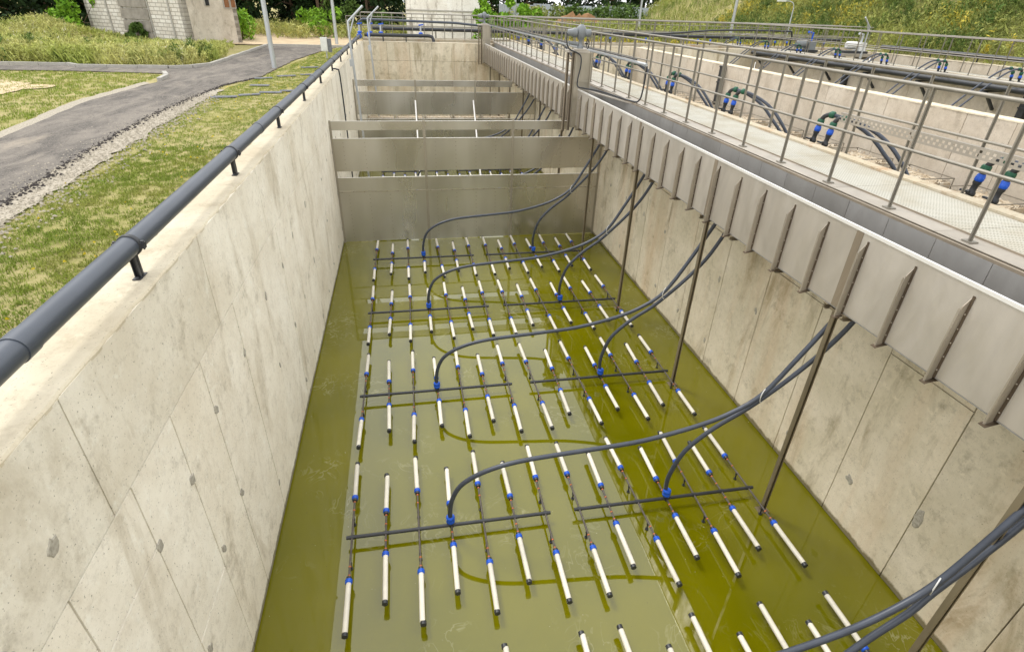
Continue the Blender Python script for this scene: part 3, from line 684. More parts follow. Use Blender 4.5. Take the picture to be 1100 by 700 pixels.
# perforated tray on the far railing
t = thing('cable_tray', 'perforated galvanised cable tray fixed to the railing behind the nearest valves', 'cable tray', (6.44, 4, 4.68))
mb = MB(); y0, y1 = .5, 7.66; x0 = 6.42
mb.box(x0, x0+.004, y0, y1, 4.725, 4.75); mb.box(x0, x0+.004, y0, y1, 4.683, 4.695); mb.box(x0, x0+.004, y0, y1, 4.625, 4.652); mb.box(x0-.0, x0+.05, y0, y1, 4.75, 4.754)
for k, y in enumerate(np.arange(y0, y1-.05, .085)):
    mb.box(x0+.0004, x0+.0036, y, y+.045, 4.695, 4.725); mb.box(x0+.0004, x0+.0036, y+.03, y+.075, 4.652, 4.683)
wpart('perforated_side', mb, 'edge_plate', t)

# ------------------------------------------------------------------ hose valve pairs
def valve_pair(s):     # s=+1: hoses bend along the walkway and fall to +X; s=-1: they fall straight across the tank
    r = thing('hose_valve_pair', '', 'valve')
    th = math.radians(-68) if s > 0 else 0; D = Vector((math.cos(th), math.sin(th), 0)); N = Vector((-D.y, D.x, 0))
    for k, dy in enumerate((.0, .3)):
        O = Vector((0, dy, 0))
        def T(a, n, z): q = O+D*a+N*n; return (q.x, q.y, z)
        ax = (.12*D.x, .12*D.y, 1)
        mb = MB(); mb.lathe(T(0, 0, 0), ax, [(0, .03), (.03, .05), (.06, .05), (.08, .036), (.15, .034), (.17, .045), (.2, .045)], 12)
        mb.lathe((-.02, dy, .07), (-1, 0, .1), [(0, .02), (.07, .016)], 8); mb.obox((-.1, dy, .08), (.012, 0, 0), (0, .055, 0), (0, 0, .012)); obj('ball_valve', mb, 'black', r)
        mb = MB(); mb.lathe(T(.025, 0, .20), ax, [(0, .042), (.008, .05), (.05, .05), (.055, .046), (.065, .046), (.085, .038)], 14); obj('blue_nut', mb, 'blue', r)
        mb = MB(); c = spline([T(.035, 0, .28), T(.045, 0, .36), T(.08, 0, .43), T(.15, 0, .47), T(.2, 0, .475)], 3); mb.tube(c, .036, 10); obj('elbow', mb, 'black', r)
        mb = MB(); mb.lathe(T(.038, 0, .31), ax, [(-.005, .046), (.01, .055), (.065, .054), (.08, .043)], 14); obj('green_nut', mb, 'green', r)
        mb = MB(); mb.lathe(T(.17, 0, .474), tuple(D), [(-.01, .044), (.01, .055), (.055, .054), (.07, .042)], 14); obj('green_nut', mb, 'green', r)
        if s > 0: P = [T(.2, 0, .475), T(.45, .02, .43), T(.8, .05, .29), (.48, dy-1.0, .06), (.66, dy-1.18-.1*k, -.3), (.85, dy-1.3, -1.0), (1.0, dy-1.35, -3.0)]
        else: P = [(.2, dy, .475), (.5, dy, .42), (1.0, dy-.05, .15), (1.9, dy-.1, -.55), (2.8, dy-.15, -1.4), (3.5, dy-.2, -2.4), (3.8, dy-.2, -3.5)]
        mb = MB(); mb.tube(spline(P, 4), .03, 8); obj('hose', mb, 'hose', r)
    return r
v1 = valve_pair(1); v2 = valve_pair(-1); index_kids(); VY = [5.1+2.95*k for k in range(-1, 11)]
for k, y in enumerate(VY):
    v = v1 if k == 0 else copy_tree(v1); v.location = (6.62, y, 4.16)
    v['label'] = f'{ORD[k]} pair of blue and green nutted valves from the camera, near walkway'; v['group'] = 'hose valves along the near walkway'
for k, y in enumerate([4.9+2.95*k for k in range(2, 11)]):
    v = v2 if k == 0 else copy_tree(v2); v.location = (20.38, y, 4.16); v.rotation_euler = (0, 0, 0); v.scale = (-1, 1, 1)
    v['label'] = f'{ORD[k]} pair of small blue and green valves counted from the right, on the distant walkway'; v['group'] = 'hose valves along the distant walkway'
p = thing('air_main', 'thick black air pipe slung below the edge of the distant walkway', 'pipe', (20.6, 15, 3.9))
mb = MB(); mb.tube([(20.42, 2, 3.98), (20.42, 33, 3.98)], .1, 12); wpart('pipe', mb, 'black', p)
for y in np.arange(3, 33, 2.95):
    mb = MB(); mb.box(20.3, 21.1, y-.05, y+.05, 3.8, 3.86); mb.obox((20.75, y, 3.5), (.3, 0, -.3), (0, .04, 0), (.03, 0, .03)); wpart('bracket', mb, 'black', p)
for i, (x, y) in enumerate(((13.2, 23.2), (20.98, 16.6), (20.98, 25.5))):
    mb = MB(); mb.box(x-.1, x+.08, y-.12, y+.12, 1.2, 4.06); mb.box(x-.12, x-.1, y-.14, y+.14, 4.0, 4.06)
    for z in (1.8, 2.6, 3.4): mb.box(x-.13, x-.1, y-.14, y+.14, z, z+.05)
    obj('drain_duct', mb, 'black', label=['black vertical duct fixed to the wall of the second tank', 'black vertical duct under the distant walkway, nearer one on the right', 'black vertical duct under the distant walkway, farther one'][i], cat='duct')

# ------------------------------------------------------------------ big pipes on the outer walls
def wall_pipe(x, z, r, y0, y1, lab, mat, first):
    p = thing('air_pipe', lab, 'pipe', (x, (y0+y1)/2, z)); y = y0
    nj = 0
    while y < y1:
        e = min(y+5.86, y1); mb = MB(); mb.tube([(x, y, z), (x, e, z)], r, 28); wpart('pipe_length', mb, mat, p)
        mb = MB(); mb.tube([(x, e-.06, z), (x, e+.06, z)], r+.006, 28); wpart('weld_bead', mb, mat, p); y = e
    for y in np.arange(first, y1, 2.93):
        mb = MB(); mb.lathe((x, y-.02, z), (0, 1, 0), [(0, r+.003), (.002, r+.009), (.038, r+.009), (.04, r+.003)], 28)
        for s in (-1, 1):
            mb.box(*(sorted((x+s*(r+.004), x+s*(r+.035)))), y-.018, y+.018, z-.022, z+.022)
            mb.lathe((x+s*(r+.02), y-.0, z-.035), (0, 0, 1), [(0, .007), (.07, .007)], 6); mb.lathe((x+s*(r+.02), y, z+.022), (0, 0, 1), [(0, .013), (.012, .013)], 6)
        wpart('clamp', mb, 'black', p)
        b = TOP+.004
        mb = MB(); mb.box(x-.022, x+.022, y-.004, y+.004, b, z-r); mb.box(x-.022, x-.016, y-.03, y+.03, b, z-r+.003); mb.box(x+.016, x+.022, y-.03, y+.03, b, z-r+.003)
        mb.box(x-.03, x+.03, y-.065, y+.065, b, b+.007)
        for s in (-1, 1): mb.lathe((x, y+s*.048, b+.007), (0, 0, 1), [(0, .012), (.012, .012), (.014, .005)], 6)
        wpart('support_leg', mb, 'black', p)
    return p
lp = wall_pipe(-2.09, 4.37, .075, -3, YE-.6, 'large slate grey pipe on short black legs along the top of the left wall', 'pipe_grey', 4.26-2*2.93)
mb = MB(); mb.lathe((-2.09, YE-.62, 4.37), (0, 1, 0), [(0, .11), (.04, .11), (.045, .13), (.1, .13)], 16); wpart('flange', mb, 'blue', lp)
wall_pipe(29.1, 4.42, .11, 2, 33, 'long black pipe on short legs along the outermost wall below the weeds', 'black', 3)
ep = thing('overflow_pipe', 'short black pipe with a down-turned end lying along the far end wall', 'pipe', (0, YE-.1, 4.4))
mb = MB(); mb.tube([(-1.85, YE-.1, 4.42), (1.5, YE-.1, 4.42), (1.68, YE-.1, 4.38), (1.75, YE-.14, 4.22), (1.75, YE-.15, 4.14)], .085, 14); wpart('pipe', mb, 'black', ep)
mb = MB(); mb.tube([(-1.7, YE-.1, 4.42), (-1.55, YE-.1, 4.42)], .12, 14); wpart('flange', mb, 'blue', ep)
for x in (-.9, .3): wpart('support_leg', mbox(x-.03, x+.03, YE-.13, YE-.07, 4.12, 4.34), 'black', ep)
# bent tubes standing in the tank
for (x, y, ztop, lab) in ((-1.68, 21.5, 5.36, 'nearer bent galvanised pole rising out of the tank beside the left wall'), (-1.38, 28.6, 5.3, 'farther bent galvanised pole rising behind the far baffle'), (24.9, 29.6, 5.5, 'bent galvanised pole standing beyond the distant walkway')):
    o = thing('bent_pole', lab, 'pole', (x, y, 0))
    mb = MB(); mb.tube([(x+.16, y, .0), (x+.07, y, 2.9), (x, y, 4.5), (x, y, ztop), (x+.52 if x < 5 else x-.45, y, ztop+.46)], .04, 10); wpart('tube', mb, 'galv', o)
    mb = MB(); mb.tube([(x+.02, y, ztop-.35), (x+.22 if x < 5 else x-.18, y, ztop+.18)], .028, 8); wpart('gusset', mb, 'galv', o)
    mb = MB(); mb.box(x-.09 if x < 5 else x-.05, x+.05, y-.04, y+.04, 4.0, 4.22); wpart('clamp', mb, 'galv', o)
c = MB(); c.tube(spline([(-2.02, 18.6, 4.2), (-1.93, 18.7, 4.17), (-1.88, 18.8, 4.0), (-1.88, 19.0, 2.5), (-1.88, 19.0, .1)], 3), .022, 8)
obj('sensor_cable', c, 'black', label='dark cable dropping over the left wall edge beside the bent pole', cat='cable')
# valves and pipework at the far left corner
fx = thing('valve_station', 'cluster of pipes with blue valve heads at the far left corner of the tanks', 'valve', (-1.6, 33.9, 4.2))
mb = MB(); mb.tube([(-2.1, 33.0, 4.37), (-2.1, 33.8, 4.4), (-2.1, 33.85, 5.0), (-1.9, 33.9, 5.12), (3, 33.9, 5.05), (5, 33.9, 4.9)], .06, 10); wpart('pipe', mb, 'pipe_grey', fx)
for x in (-2.1, -1.55, -1.0, 1.1):
    mb = MB(); mb.tube([(x, 33.75, 4.3), (x, 33.75, 4.85)], .05, 8); wpart('riser', mb, 'galv', fx)
    mb = MB(); mb.lathe((x, 33.75, 4.45), (0, 0, 1), [(0, .06), (.02, .11), (.1, .11), (.12, .06)], 12); mb.obox((x+.03, 33.75, 4.92), (.13, 0, .02), (0, .03, 0), (0, 0, .03)); wpart('valve_head', mb, 'blue', fx)
for i, x in enumerate((7.3, 8.1, 12.0, 14.2, 17.5, 18.3, 22.6, 23.4, 26)):
    v = thing('gallery_valve', 'small blue topped valve standing on the cross gallery', 'valve', (x, 34.3, 4.2), 'small valves on the cross gallery'); v.scale = (.6, .6, .7)
    mb = MB(); mb.lathe((0, 0, 0), (0, 0, 1), [(0, .05), (.25, .05), (.26, .08), (.34, .08)], 10); obj('valve_body', mb, 'black', v)
    mb = MB(); mb.lathe((0, 0, .34), (0, 0, 1), [(0, .09), (.12, .09), (.16, .04)], 10); mb.box(-.02, .16, -.02, .02, .16, .2) if 0 else None; obj('valve_head', mb, 'blue', v)
p = thing('gallery_pipe', 'dark pipe running along the cross gallery behind its railing', 'pipe', (12, 35.6, 4.6))
mb = MB(); mb.tube([(-1.5, 35.5, 4.65), (28, 35.5, 4.62)], .09, 10); wpart('pipe', mb, 'black', p)
for x in np.arange(-1, 28, 3): wpart('support_leg', mbox(x-.04, x+.04, 35.45, 35.55, 3.5, 4.57), 'rail', p)
p = thing('gallery_pipe', 'black looping pipe rising over the railing near the distant walkway', 'pipe', (20, 33, 5))
mb = MB(); mb.tube(spline([(11, 33.8, 4.75), (15, 33.8, 4.8), (18.5, 33.8, 5.05), (22.5, 33.6, 5.1), (23.1, 33.6, 5.0), (23.15, 33.6, 4.3)], 4), .05, 8); wpart('pipe', mb, 'black', p)
for i, (x, y) in enumerate(((22.6, 31.5), (25.6, 31.2))):
    v = thing('blower_unit', ['pale grey compact machine with blue pipes behind the distant walkway', 'white and grey machine beside the bent pole beyond the distant walkway'][i], 'machine', (x, y, 4.15))
    mb = MB(); mb.box(-.7, .7, -.4, .4, 0, .12); obj('base_frame', mb, 'black', v)
    mb = MB(); mb.lathe((-.5, 0, .4), (1, 0, 0), [(0, .12), (.04, .2), (.6, .2), (.64, .12)], 14); mb.box(.2, .6, -.25, .25, .12, .55); obj('motor', mb, 'white' if i else 'cast_grey', v)
    mb = MB(); mb.tube([(.4, 0, .5), (.4, 0, .95), (.1, 0, 1.0)], .06, 10); obj('outlet_pipe', mb, 'blue' if not i else 'galv', v)
    if i:
        obj('deck', mbox(-.9, .9, -.6, .6, -.15, -.002), 'edge_plate', v)
        obj('stand', MB().box(-.8, -.7, -.5, .5, -4.1, -.16).box(.7, .8, -.5, .5, -4.1, -.16), 'rail', v)
    else:
        obj('stand', MB().box(-.65, -.55, -.4, .4, -4.1, -.002).box(.55, .65, -.4, .4, -4.1, -.002), 'rail', v)

# ------------------------------------------------------------------ media cages in tanks
def cage_meshes(w, h):
    mb = MB(); t = .02
    for x in (0, w-t):
        for y in (0, w-t): mb.box(x, x+t, y, y+t, 0, h)
    for z in (h-t, h*.55):
        mb.box(t, w-t, 0, t, z, z+t); mb.box(t, w-t, w-t, w, z, z+t); mb.box(0, t, t, w-t, z, z+t); mb.box(w-t, w, t, w-t, z, z+t)
    fr = mb.mesh('frame', 'rail')
    R = np.random.default_rng(5); mb = MB()
    mb.box(.03, w-.03, .03, w-.03, .05, h-.12)
    for k in range(260):
        x, y = R.uniform(.05, w-.05, 2); a = R.uniform(0, 6.28); l = R.uniform(.03, .09); z = h-.1+R.uniform(-.04, .05)
        mb._add([(x, y, z), (x+l*math.cos(a), y+l*math.sin(a), z+.01), (x+l*math.cos(a+.7)*.8, y+l*math.sin(a+.7)*.8, z+.03)], [(0, 1, 2)])
    for k in range(400):
        a = R.uniform(.05, w-.05); z = R.uniform(.2, h-.1); l = R.uniform(.04, .09)
        mb._add([(a, .012, z), (a+l, .022, z+.02), (a+.02, .015, z+l)], [(0, 1, 2)]); mb._add([(.012, a, z), (.022, a+l, z+.02), (.015, a+.02, z+l)], [(0, 2, 1)])
    return fr, mb.mesh('media_fill', 'media')
def cages(w, h, spots, where, ords):
    fr, fi = cage_meshes(w, h)
    for i, (x, y) in enumerate(spots):
        c = thing('media_cage', f'{ords[i]} cage of white and tan packing {where}', 'cage', (x, y, .002)); obj('frame', fr, None, c); obj('packing', fi, None, c, kind='stuff')
        c['group'] = 'media cages '+where
cages(1.35, 2.75, [(11.4, 5.2+1.9*k) for k in range(12)], 'along the pale dividing wall', ORD)
cages(1.35, 2.3, [(8.6, 8.2+3.1*k) for k in range(7)], 'standing in the middle of the second tank', ORD)
cages(1.2, 1.5, [(-1.7+1.3*k, 26.2) for k in range(5)], 'behind the far baffle, counted from the left wall', ORD)

# ------------------------------------------------------------------ roads, gravel, kerbs
def sheet(name, pts, z, mat, jag=0, sub=8, th=None, kind='structure'):
    P = []
    for i in range(len(pts)):
        a, b, j0 = Vector(pts[i][:2]), Vector(pts[(i+1) % len(pts)][:2]), (pts[i][2] if len(pts[i]) > 2 else jag)
        L = (b-a).length; k = max(1, int(L/.22)) if j0 else 1; q = Vector((-(b-a).y, (b-a).x)).normalized()
        for s in range(k):
            p = a.lerp(b, s/k); p = p+q*j0*(mnoise.noise(Vector((p.x*2.3, p.y*2.3, 0)))+.5*mnoise.noise(Vector((p.x*7, p.y*7, 2)))); P.append(p)
    import bmesh
    bm = bmesh.new(); vs = [bm.verts.new((p.x, p.y, z)) for p in P]
    e = [bm.edges.new((vs[i], vs[(i+1) % len(vs)])) for i in range(len(vs))]
    bmesh.ops.triangle_fill(bm, edges=e, use_beauty=True, normal=(0, 0, 1))
    if th:
        r = bmesh.ops.extrude_face_region(bm, geom=bm.faces[:]); bmesh.ops.translate(bm, verts=[v for v in r['geom'] if isinstance(v, bmesh.types.BMVert)], vec=(0, 0, -th))
        bmesh.ops.recalc_face_normals(bm, faces=bm.faces[:])
    me = bpy.data.meshes.new(name); bm.to_mesh(me); bm.free()
    for pf in me.polygons:
        pass
    if not th and len(me.polygons) and me.polygons[0].normal.z < 0: me.flip_normals()
    me.materials.append(M[mat]); return obj(name, me, kind=kind)
sheet('gravel_strip', [(-5.15, -3, .1), (-5.12, 7.4, .12), (-5.3, 11.2, .12), (-5.55, 16, .1), (-5.6, 20), (-6.3, 20.3), (-6.4, 8), (-6.1, -3)], 3.425, 'gravel')
sheet('gravel_strip', [(-7.35, 0, .06), (-7.75, 11, .06), (-8.35, 17.5, .06), (-8.2, 21.4, .06), (-8.5, 21.7, .06), (-8.75, 17.6, .08), (-8.0, 11, .08), (-7.7, 0)], 3.43, 'gravel')
sheet('road', [(-5.25, -3, .05), (-5.56, 8.45, .07), (-5.9, 11.9, .08), (-6.1, 15.4, .08), (-6.05, 18, .1), (-5.9, 21, .15), (-5.2, 23.5, .08), (-5.05, 30, .05), (-4.55, 35), (-3.9, 38.9), (-8.0, 38.9), (-8.0, 33.5), (-7.95, 29),
               (-7.95, 27), (-8.4, 26.1), (-9.1, 25.75), (-12.4, 25.85), (-12.9, 26.4), (-14.5, 26.3), (-24, 26.6), (-24, 25.0), (-12, 24.7), (-8.8, 24.2), (-8.25, 23), (-8.1, 21.5, .08), (-8.4, 17.5, .05), (-7.9, 12.6, .05), (-7.4, 0)], 3.437, 'asphalt', th=.02)
sheet('sandy_ground', [(-11, 39.4, .3), (-3.2, 39.6), (-2.6, 47, .5), (-6, 55, .5), (-13, 52, .5)], 3.47, 'sand')
sheet('sandy_ground', [(-2.32, 3.0), (-2.32, 4.3), (-2.9, 4.5, .15), (-3.5, 3.9, .2), (-3.2, 3.0, .15)], 3.412, 'sand')
sheet('sandy_ground', [(-14.5, 18, .3), (-11.3, 18.6, .4), (-10.6, 20.6, .4), (-13, 22, .4), (-18, 21, .3)], 3.425, 'sand')
def rubble(name, P, size, mat, lab, cat):
    V, F_ = [], []
    for p in P:
        s_ = size*random.uniform(.4, 1.3); o = len(V)
        for (a, b, c) in ((-1,-1,0),(1,-1,0),(1,1,0),(-1,1,0),(0,0,.9)): V.append((p[0]+s_*a*random.uniform(.5, 1.1), p[1]+s_*b*random.uniform(.5, 1.1), p[2]+s_*c))
        F_ += [(o,o+1,o+4),(o+1,o+2,o+4),(o+2,o+3,o+4),(o+3,o,o+4)]
    mb = MB(); mb._add(V, F_); obj(name, mb, mat, kind='stuff', label=lab, cat=cat)
ed = [(-5.5, 7), (-5.56, 8.45), (-5.9, 11.9), (-6.1, 15.4), (-6.05, 18), (-5.9, 21), (-5.3, 23)]
pts = []
for a, b in zip(ed, ed[1:]):
    L = math.dist(a, b)
    for i in range(int(L*60)): t = random.random(); pts.append((a[0]+(b[0]-a[0])*t+random.gauss(.03, .07), a[1]+(b[1]-a[1])*t, 3.43))
rubble('broken_asphalt', pts, .024, 'black_lump', 'crumbled black asphalt along the broken road edge', 'rubble')
pts = [(-5.42+random.gauss(0, .36)-.06*(y-8)*.8, y, 3.425) for y in np.random.default_rng(2).uniform(3, 19, 5200)]
rubble('gravel_stones', pts, .022, 'gravel', 'loose pale gravel stones beside the road', 'gravel')
def kerb(pts, name_label):
    k = thing('kerb', name_label, 'kerb', (*pts[0], 3.4))
    for a, b in zip(pts, pts[1:]):
        a, b = Vector(a), Vector(b); L = (b-a).length; n = max(1, int(L/1.0)); d = (b-a).normalized(); q = Vector((-d.y, d.x))
        for i in range(n):
            c = a.lerp(b, (i+.5)/n); mb = MB(); mb.obox((c.x, c.y, 3.45), (d.x*(L/n/2-.008), d.y*(L/n/2-.008), 0), (q.x*.07, q.y*.07, 0), (0, 0, .09+random.uniform(-.01, .01))); wpart('kerb_stone', mb, 'kerb', k)
kerb([(-24, 26.65), (-12.95, 26.5), (-12.4, 25.95), (-9.1, 25.85), (-8.35, 26.25), (-7.9, 27.1), (-7.92, 33.5), (-7.95, 39)], 'pale kerb between the road junction and the tall weeds')
kerb([(-7.95, 39.05), (-3.2, 39.1)], 'dark straight kerb across the far end of the road')
kerb([(-8.6, 23.9), (-8.22, 23.0), (-8.1, 21.9)], 'short white kerb corner at the tip of the grass island')

# ------------------------------------------------------------------ vegetation (numpy built)
def np_mesh(name, V, Fc, mat, smooth=False):
    me = bpy.data.meshes.new(name); n = len(V); k = Fc.shape[1]; m = len(Fc)
    me.vertices.add(n); me.vertices.foreach_set('co', V.astype(np.float32).ravel())
    me.loops.add(m*k); me.loops.foreach_set('vertex_index', Fc.astype(np.int32).ravel())
    me.polygons.add(m); me.polygons.foreach_set('loop_start', np.arange(0, m*k, k, dtype=np.int32))
    me.update(calc_edges=True); me.materials.append(M[mat]); return me
def blades(P, h, w, lean):
    n = len(P); a = rng.uniform(0, 2*np.pi, n); b = rng.uniform(0, 2*np.pi, n); ln = rng.uniform(0, lean, n)
    hh = h*rng.uniform(.5, 1.2, n); dx = np.stack([np.cos(a), np.sin(a), np.zeros(n)], 1)*(w/2)
    if np.ndim(w): pass
    tip = P+np.stack([np.cos(b)*ln*hh, np.sin(b)*ln*hh, hh*np.sqrt(1-np.minimum(ln, .95)**2)], 1)
    mid = P*.45+tip*.55+np.stack([-np.cos(b)*ln*hh*.15, -np.sin(b)*ln*hh*.15, hh*.05], 1)
    V = np.concatenate([P-dx, P+dx, mid+dx*.8, tip], 1).reshape(-1, 3)
    i = np.arange(n)*4; return V, np.stack([i, i+1, i+2, i+3], 1)
def inpoly(x, y, poly):
    r = np.zeros(len(x), bool); n = len(poly)
    for i in range(n):
        x1, y1 = poly[i]; x2, y2 = poly[(i+1) % n]
        c = ((y1 > y) != (y2 > y)) & (x < (x2-x1)*(y-y1)/(y2-y1+1e-9)+x1); r ^= c
    return r
def scatter(poly, n, clump=None, thr=0.):
    xs_, ys_ = [p[0] for p in poly], [p[1] for p in poly]; X = rng.uniform(min(xs_), max(xs_), n*3); Y = rng.uniform(min(ys_), max(ys_), n*3)
    k = inpoly(X, Y, poly); X, Y = X[k], Y[k]
    if clump:
        f = np.array([mnoise.noise(Vector((x*clump, y*clump, 4.))) + .6*mnoise.noise(Vector((x*clump*3, y*clump*3, 1.))) for x, y in zip(X, Y)])
        k = f+rng.uniform(-.12, .12, len(f)) > thr; X, Y = X[k], Y[k]
    X, Y = X[:n], Y[:n]; Z = np.array([gz(x, y) for x, y in zip(X, Y)]); return np.stack([X, Y, Z], 1)
verge = [(-2.31, -1), (-2.31, 34), (-2.4, 38), (-3.7, 38.8), (-4.6, 34), (-5.15, 24), (-5.6, 20.6), (-5.6, 16), (-5.3, 11), (-5.15, 7), (-5.2, -1)]
P1 = scatter(verge, 120000, 4.2, -.12); P2 = scatter([(-2.31, 2), (-2.31, 12), (-5, 12), (-4.9, 2)], 60000, 5.0, -.05)
V, Fc = blades(np.concatenate([P1, P2]), .045, .008, .9); obj('verge_grass', np_mesh('verge_grass', V, Fc, 'grass'), kind='stuff', label='short patchy grass between the gravel strip and the tank wall', cat='grass')
isl = [(-8.9, 0), (-8.1, 12), (-8.85, 17.5), (-8.5, 21.5), (-8.6, 23.6), (-9.4, 24.3), (-12, 24.6), (-22, 24.8), (-22, 10), (-12, 0)]
P = scatter(isl, 110000, 2.6, -.14); V, Fc = blades(P, .07, .014, .85); obj('island_grass', np_mesh('island_grass', V, Fc, 'grass'), kind='stuff', label='patchy grass on the island left of the road', cat='grass')
# small yellow flowers in the verge
P = scatter(verge, 500, 1.5, .1); P[:, 2] += .05; V, Fc = blades(P, .03, .035, .9); obj('verge_flowers', np_mesh('verge_flowers', V, Fc, 'flower'), kind='stuff', label='tiny yellow flowers dotted in the verge grass', cat='flowers')
wd = [(-24, 26.9), (-13, 26.8), (-12.3, 26.2), (-9.2, 26.2), (-8.4, 27), (-8.1, 29), (-8.4, 33), (-9.5, 38), (-13, 43), (-24, 52), (-45, 52), (-45, 27)]
def plants(P, hgt, leaves, leaf, spread, mat, name, lab, stems=True):
    n = len(P); h = hgt*rng.uniform(.55, 1.25, n)
    base = np.repeat(P, leaves, 0); hh = np.repeat(h, leaves); m = len(base)
    t = rng.uniform(.08, 1, m)**.8; a = rng.uniform(0, 2*np.pi, m); r = spread*hh*(1.05-t*.75)*rng.uniform(.15, 1, m)
    lx, ly = np.repeat(rng.uniform(-.2, .2, n), leaves), np.repeat(rng.uniform(-.2, .2, n), leaves)
    C = base+np.stack([np.cos(a)*r+lx*hh*t, np.sin(a)*r+ly*hh*t, t*hh], 1)
    d = np.stack([np.cos(a), np.sin(a), rng.uniform(-.1, 2.0, m)], 1); d /= np.linalg.norm(d, axis=1)[:, None]
    s = np.cross(d, rng.normal(size=(m, 3))); s /= np.linalg.norm(s, axis=1)[:, None]
    L = leaf*rng.uniform(.6, 1.5, m)[:, None]
    V = np.concatenate([C-d*L*.5, C+s*L*.11, C+d*L*.8, C-s*L*.11], 1).reshape(-1, 3); i = np.arange(m)*4
    F_ = np.stack([i, i+1, i+2, i+3], 1)
    return obj(name, np_mesh(name, V, F_, mat), kind='stuff', label=lab, cat='weeds')
wlow = [(-45, 34), (-8.6, 32), (-9.5, 38), (-13, 43), (-24, 45), (-45, 45)]; wd = [(-24, 26.9), (-13, 26.8), (-12.3, 26.2), (-9.2, 26.2), (-8.4, 27), (-8.1, 29), (-8.4, 32), (-16.5, 32.5), (-17.5, 38), (-20, 40), (-24, 36), (-45, 36), (-45, 27)]
plants(scatter(wlow, 6000), .28, 12, .15, .3, 'weeds_l', 'low_weeds', 'low weeds at the foot of the brick building')
P = scatter(wd, 8000); P2 = scatter([(-24, 27.2), (-13, 27.2), (-9, 26.6), (-8.5, 30), (-9, 32), (-20, 32)], 4200)
plants(np.concatenate([P, P2]), .6, 24, .12, .26, 'weeds_l', 'tall_weeds', 'tall pale yellow green weeds between the road and the brick building')
plants(scatter(wd, 2600, .33, .22), .75, 30, .12, .32, 'shrub', 'green_weed_clumps', 'darker green weed clumps among the pale weeds left of the road')
plants(scatter(wd, 160), .85, 20, .08, .2, 'white_bloom', 'white_flowers', 'white flower heads among the tall weeds left of the road')
Pb, = (scatter(wd, 24000),); V, Fc = blades(Pb, .62, .012, .6); obj('tall_grass', np_mesh('tall_grass', V, Fc, 'weeds_l'), kind='stuff', label='tall dry grass stalks mixed among the weeds left of the road', cat='grass')
P = scatter([(-13, 40), (-9, 44), (-3, 46), (2, 47), (2, 56), (-14, 60)], 1500, .3, .05); plants(P, .8, 16, .22, .3, 'weeds_l', 'waste_ground_weeds', 'low weeds on the sandy waste ground before the forest')
hill = [(31.3, 0), (31.3, 60), (29, 80), (45, 95), (75, 95), (75, 0)]
P = scatter([(31.2, 6), (31.2, 60), (44, 60), (44, 6)], 15000); P2 = scatter(hill, 12000)
plants(np.concatenate([P, P2]), .95, 18, .17, .3, 'weeds_r', 'hillside_weeds', 'dense green weeds covering the right hand slope')
plants(scatter([(31.4, 6), (31.4, 60), (46, 60), (46, 6)], 3600, .3, .18), 1.25, 26, .17, .34, 'shrub', 'hillside_bushes', 'darker green bushy clumps on the right hand slope')
Pb = scatter(hill, 45000, .25, -.3); V, Fc = blades(Pb, 1.0, .03, .5); obj('hillside_grass', np_mesh('hillside_grass', V, Fc, 'weeds_r'), kind='stuff', label='long grass between the weeds of the right hand slope', cat='grass')
P = scatter([(31.6, 6), (31.6, 60), (42, 70), (50, 30), (48, 10)], 2600, .28, .28); plants(P, 1.15, 18, .2, .3, 'goldenrod', 'flowering_weeds', 'yellow flowering weeds in patches on the right hand slope')
far = [(6, 41), (30, 41), (30.5, 78), (10, 78), (7, 55)]
P = scatter(far, 6500, .2, -.12); plants(P, 1.0, 14, .26, .3, 'weeds_r', 'far_weeds', 'weeds on the ground between the tanks and the sheet fence')
P = scatter([(7, 36.5), (29, 36.5), (29, 41), (7, 41)], 1500, .3, -.05); plants(P, .6, 14, .18, .3, 'goldenrod', 'gallery_weeds', 'low yellow green weeds just behind the cross gallery')

def leaf_cloud(centres, radii, n, leaf, R, flat=.8):
    k = R.integers(0, len(centres), n); C = np.array(centres)[k]; r = np.array(radii)[k]
    d = R.normal(size=(n, 3)); d /= np.linalg.norm(d, axis=1)[:, None]; rad = r*R.uniform(.35, 1.05, n)**.5
    P = C+d*rad[:, None]*np.array([1, 1, flat])
    u = R.normal(size=(n, 3)); u /= np.linalg.norm(u, axis=1)[:, None]; v = np.cross(u, R.normal(size=(n, 3))); v /= np.linalg.norm(v, axis=1)[:, None]
    L = leaf*R.uniform(.6, 1.5, n)[:, None]
    V = np.concatenate([P-u*L, P+v*L*.5, P+u*L, P-v*L*.5], 1).reshape(-1, 3); i = np.arange(n)*4
    return V, np.stack([i, i+1, i+2, i+3], 1)
def tree_meshes(seed, kind):
    R = np.random.default_rng(seed); Ht = R.uniform(12, 16)
    mb = MB(); pts = [(R.normal()*.12*i, R.normal()*.12*i, Ht*i/6) for i in range(7)]; mb.tube(pts, .2, 8, radii=[.24, .2, .17, .14, .11, .07, .03])
    cs, rs_ = [], []
    z = .5 if kind == 'spruce' else 1.2
    while z < Ht:
        t = z/Ht; w = (2.6*(1-t)+.4) if kind == 'spruce' else 2.9*math.sin(math.pi*min(.98, t*.75+.22))
        for q in range(5 if kind == 'spruce' else 4):
            a = R.uniform(0, 6.28); rr_ = w*R.uniform(.35, .9); c = (rr_*math.cos(a), rr_*math.sin(a), z+R.uniform(-.5, .5)); cs.append(c); rs_.append(R.uniform(.55, 1.15))
            mb.tube([(0, 0, max(.2, z-.4)), (c[0]*.6, c[1]*.6, z-.1), c], .04, 5, radii=[.06, .04, .015], cap=False)
        z += R.uniform(.6, 1.0)
    V, Fc = leaf_cloud(cs, rs_, 5200, .2, R)
    return mb.mesh('trunk', 'bark'), np_mesh('crown', V, Fc, 'forest')
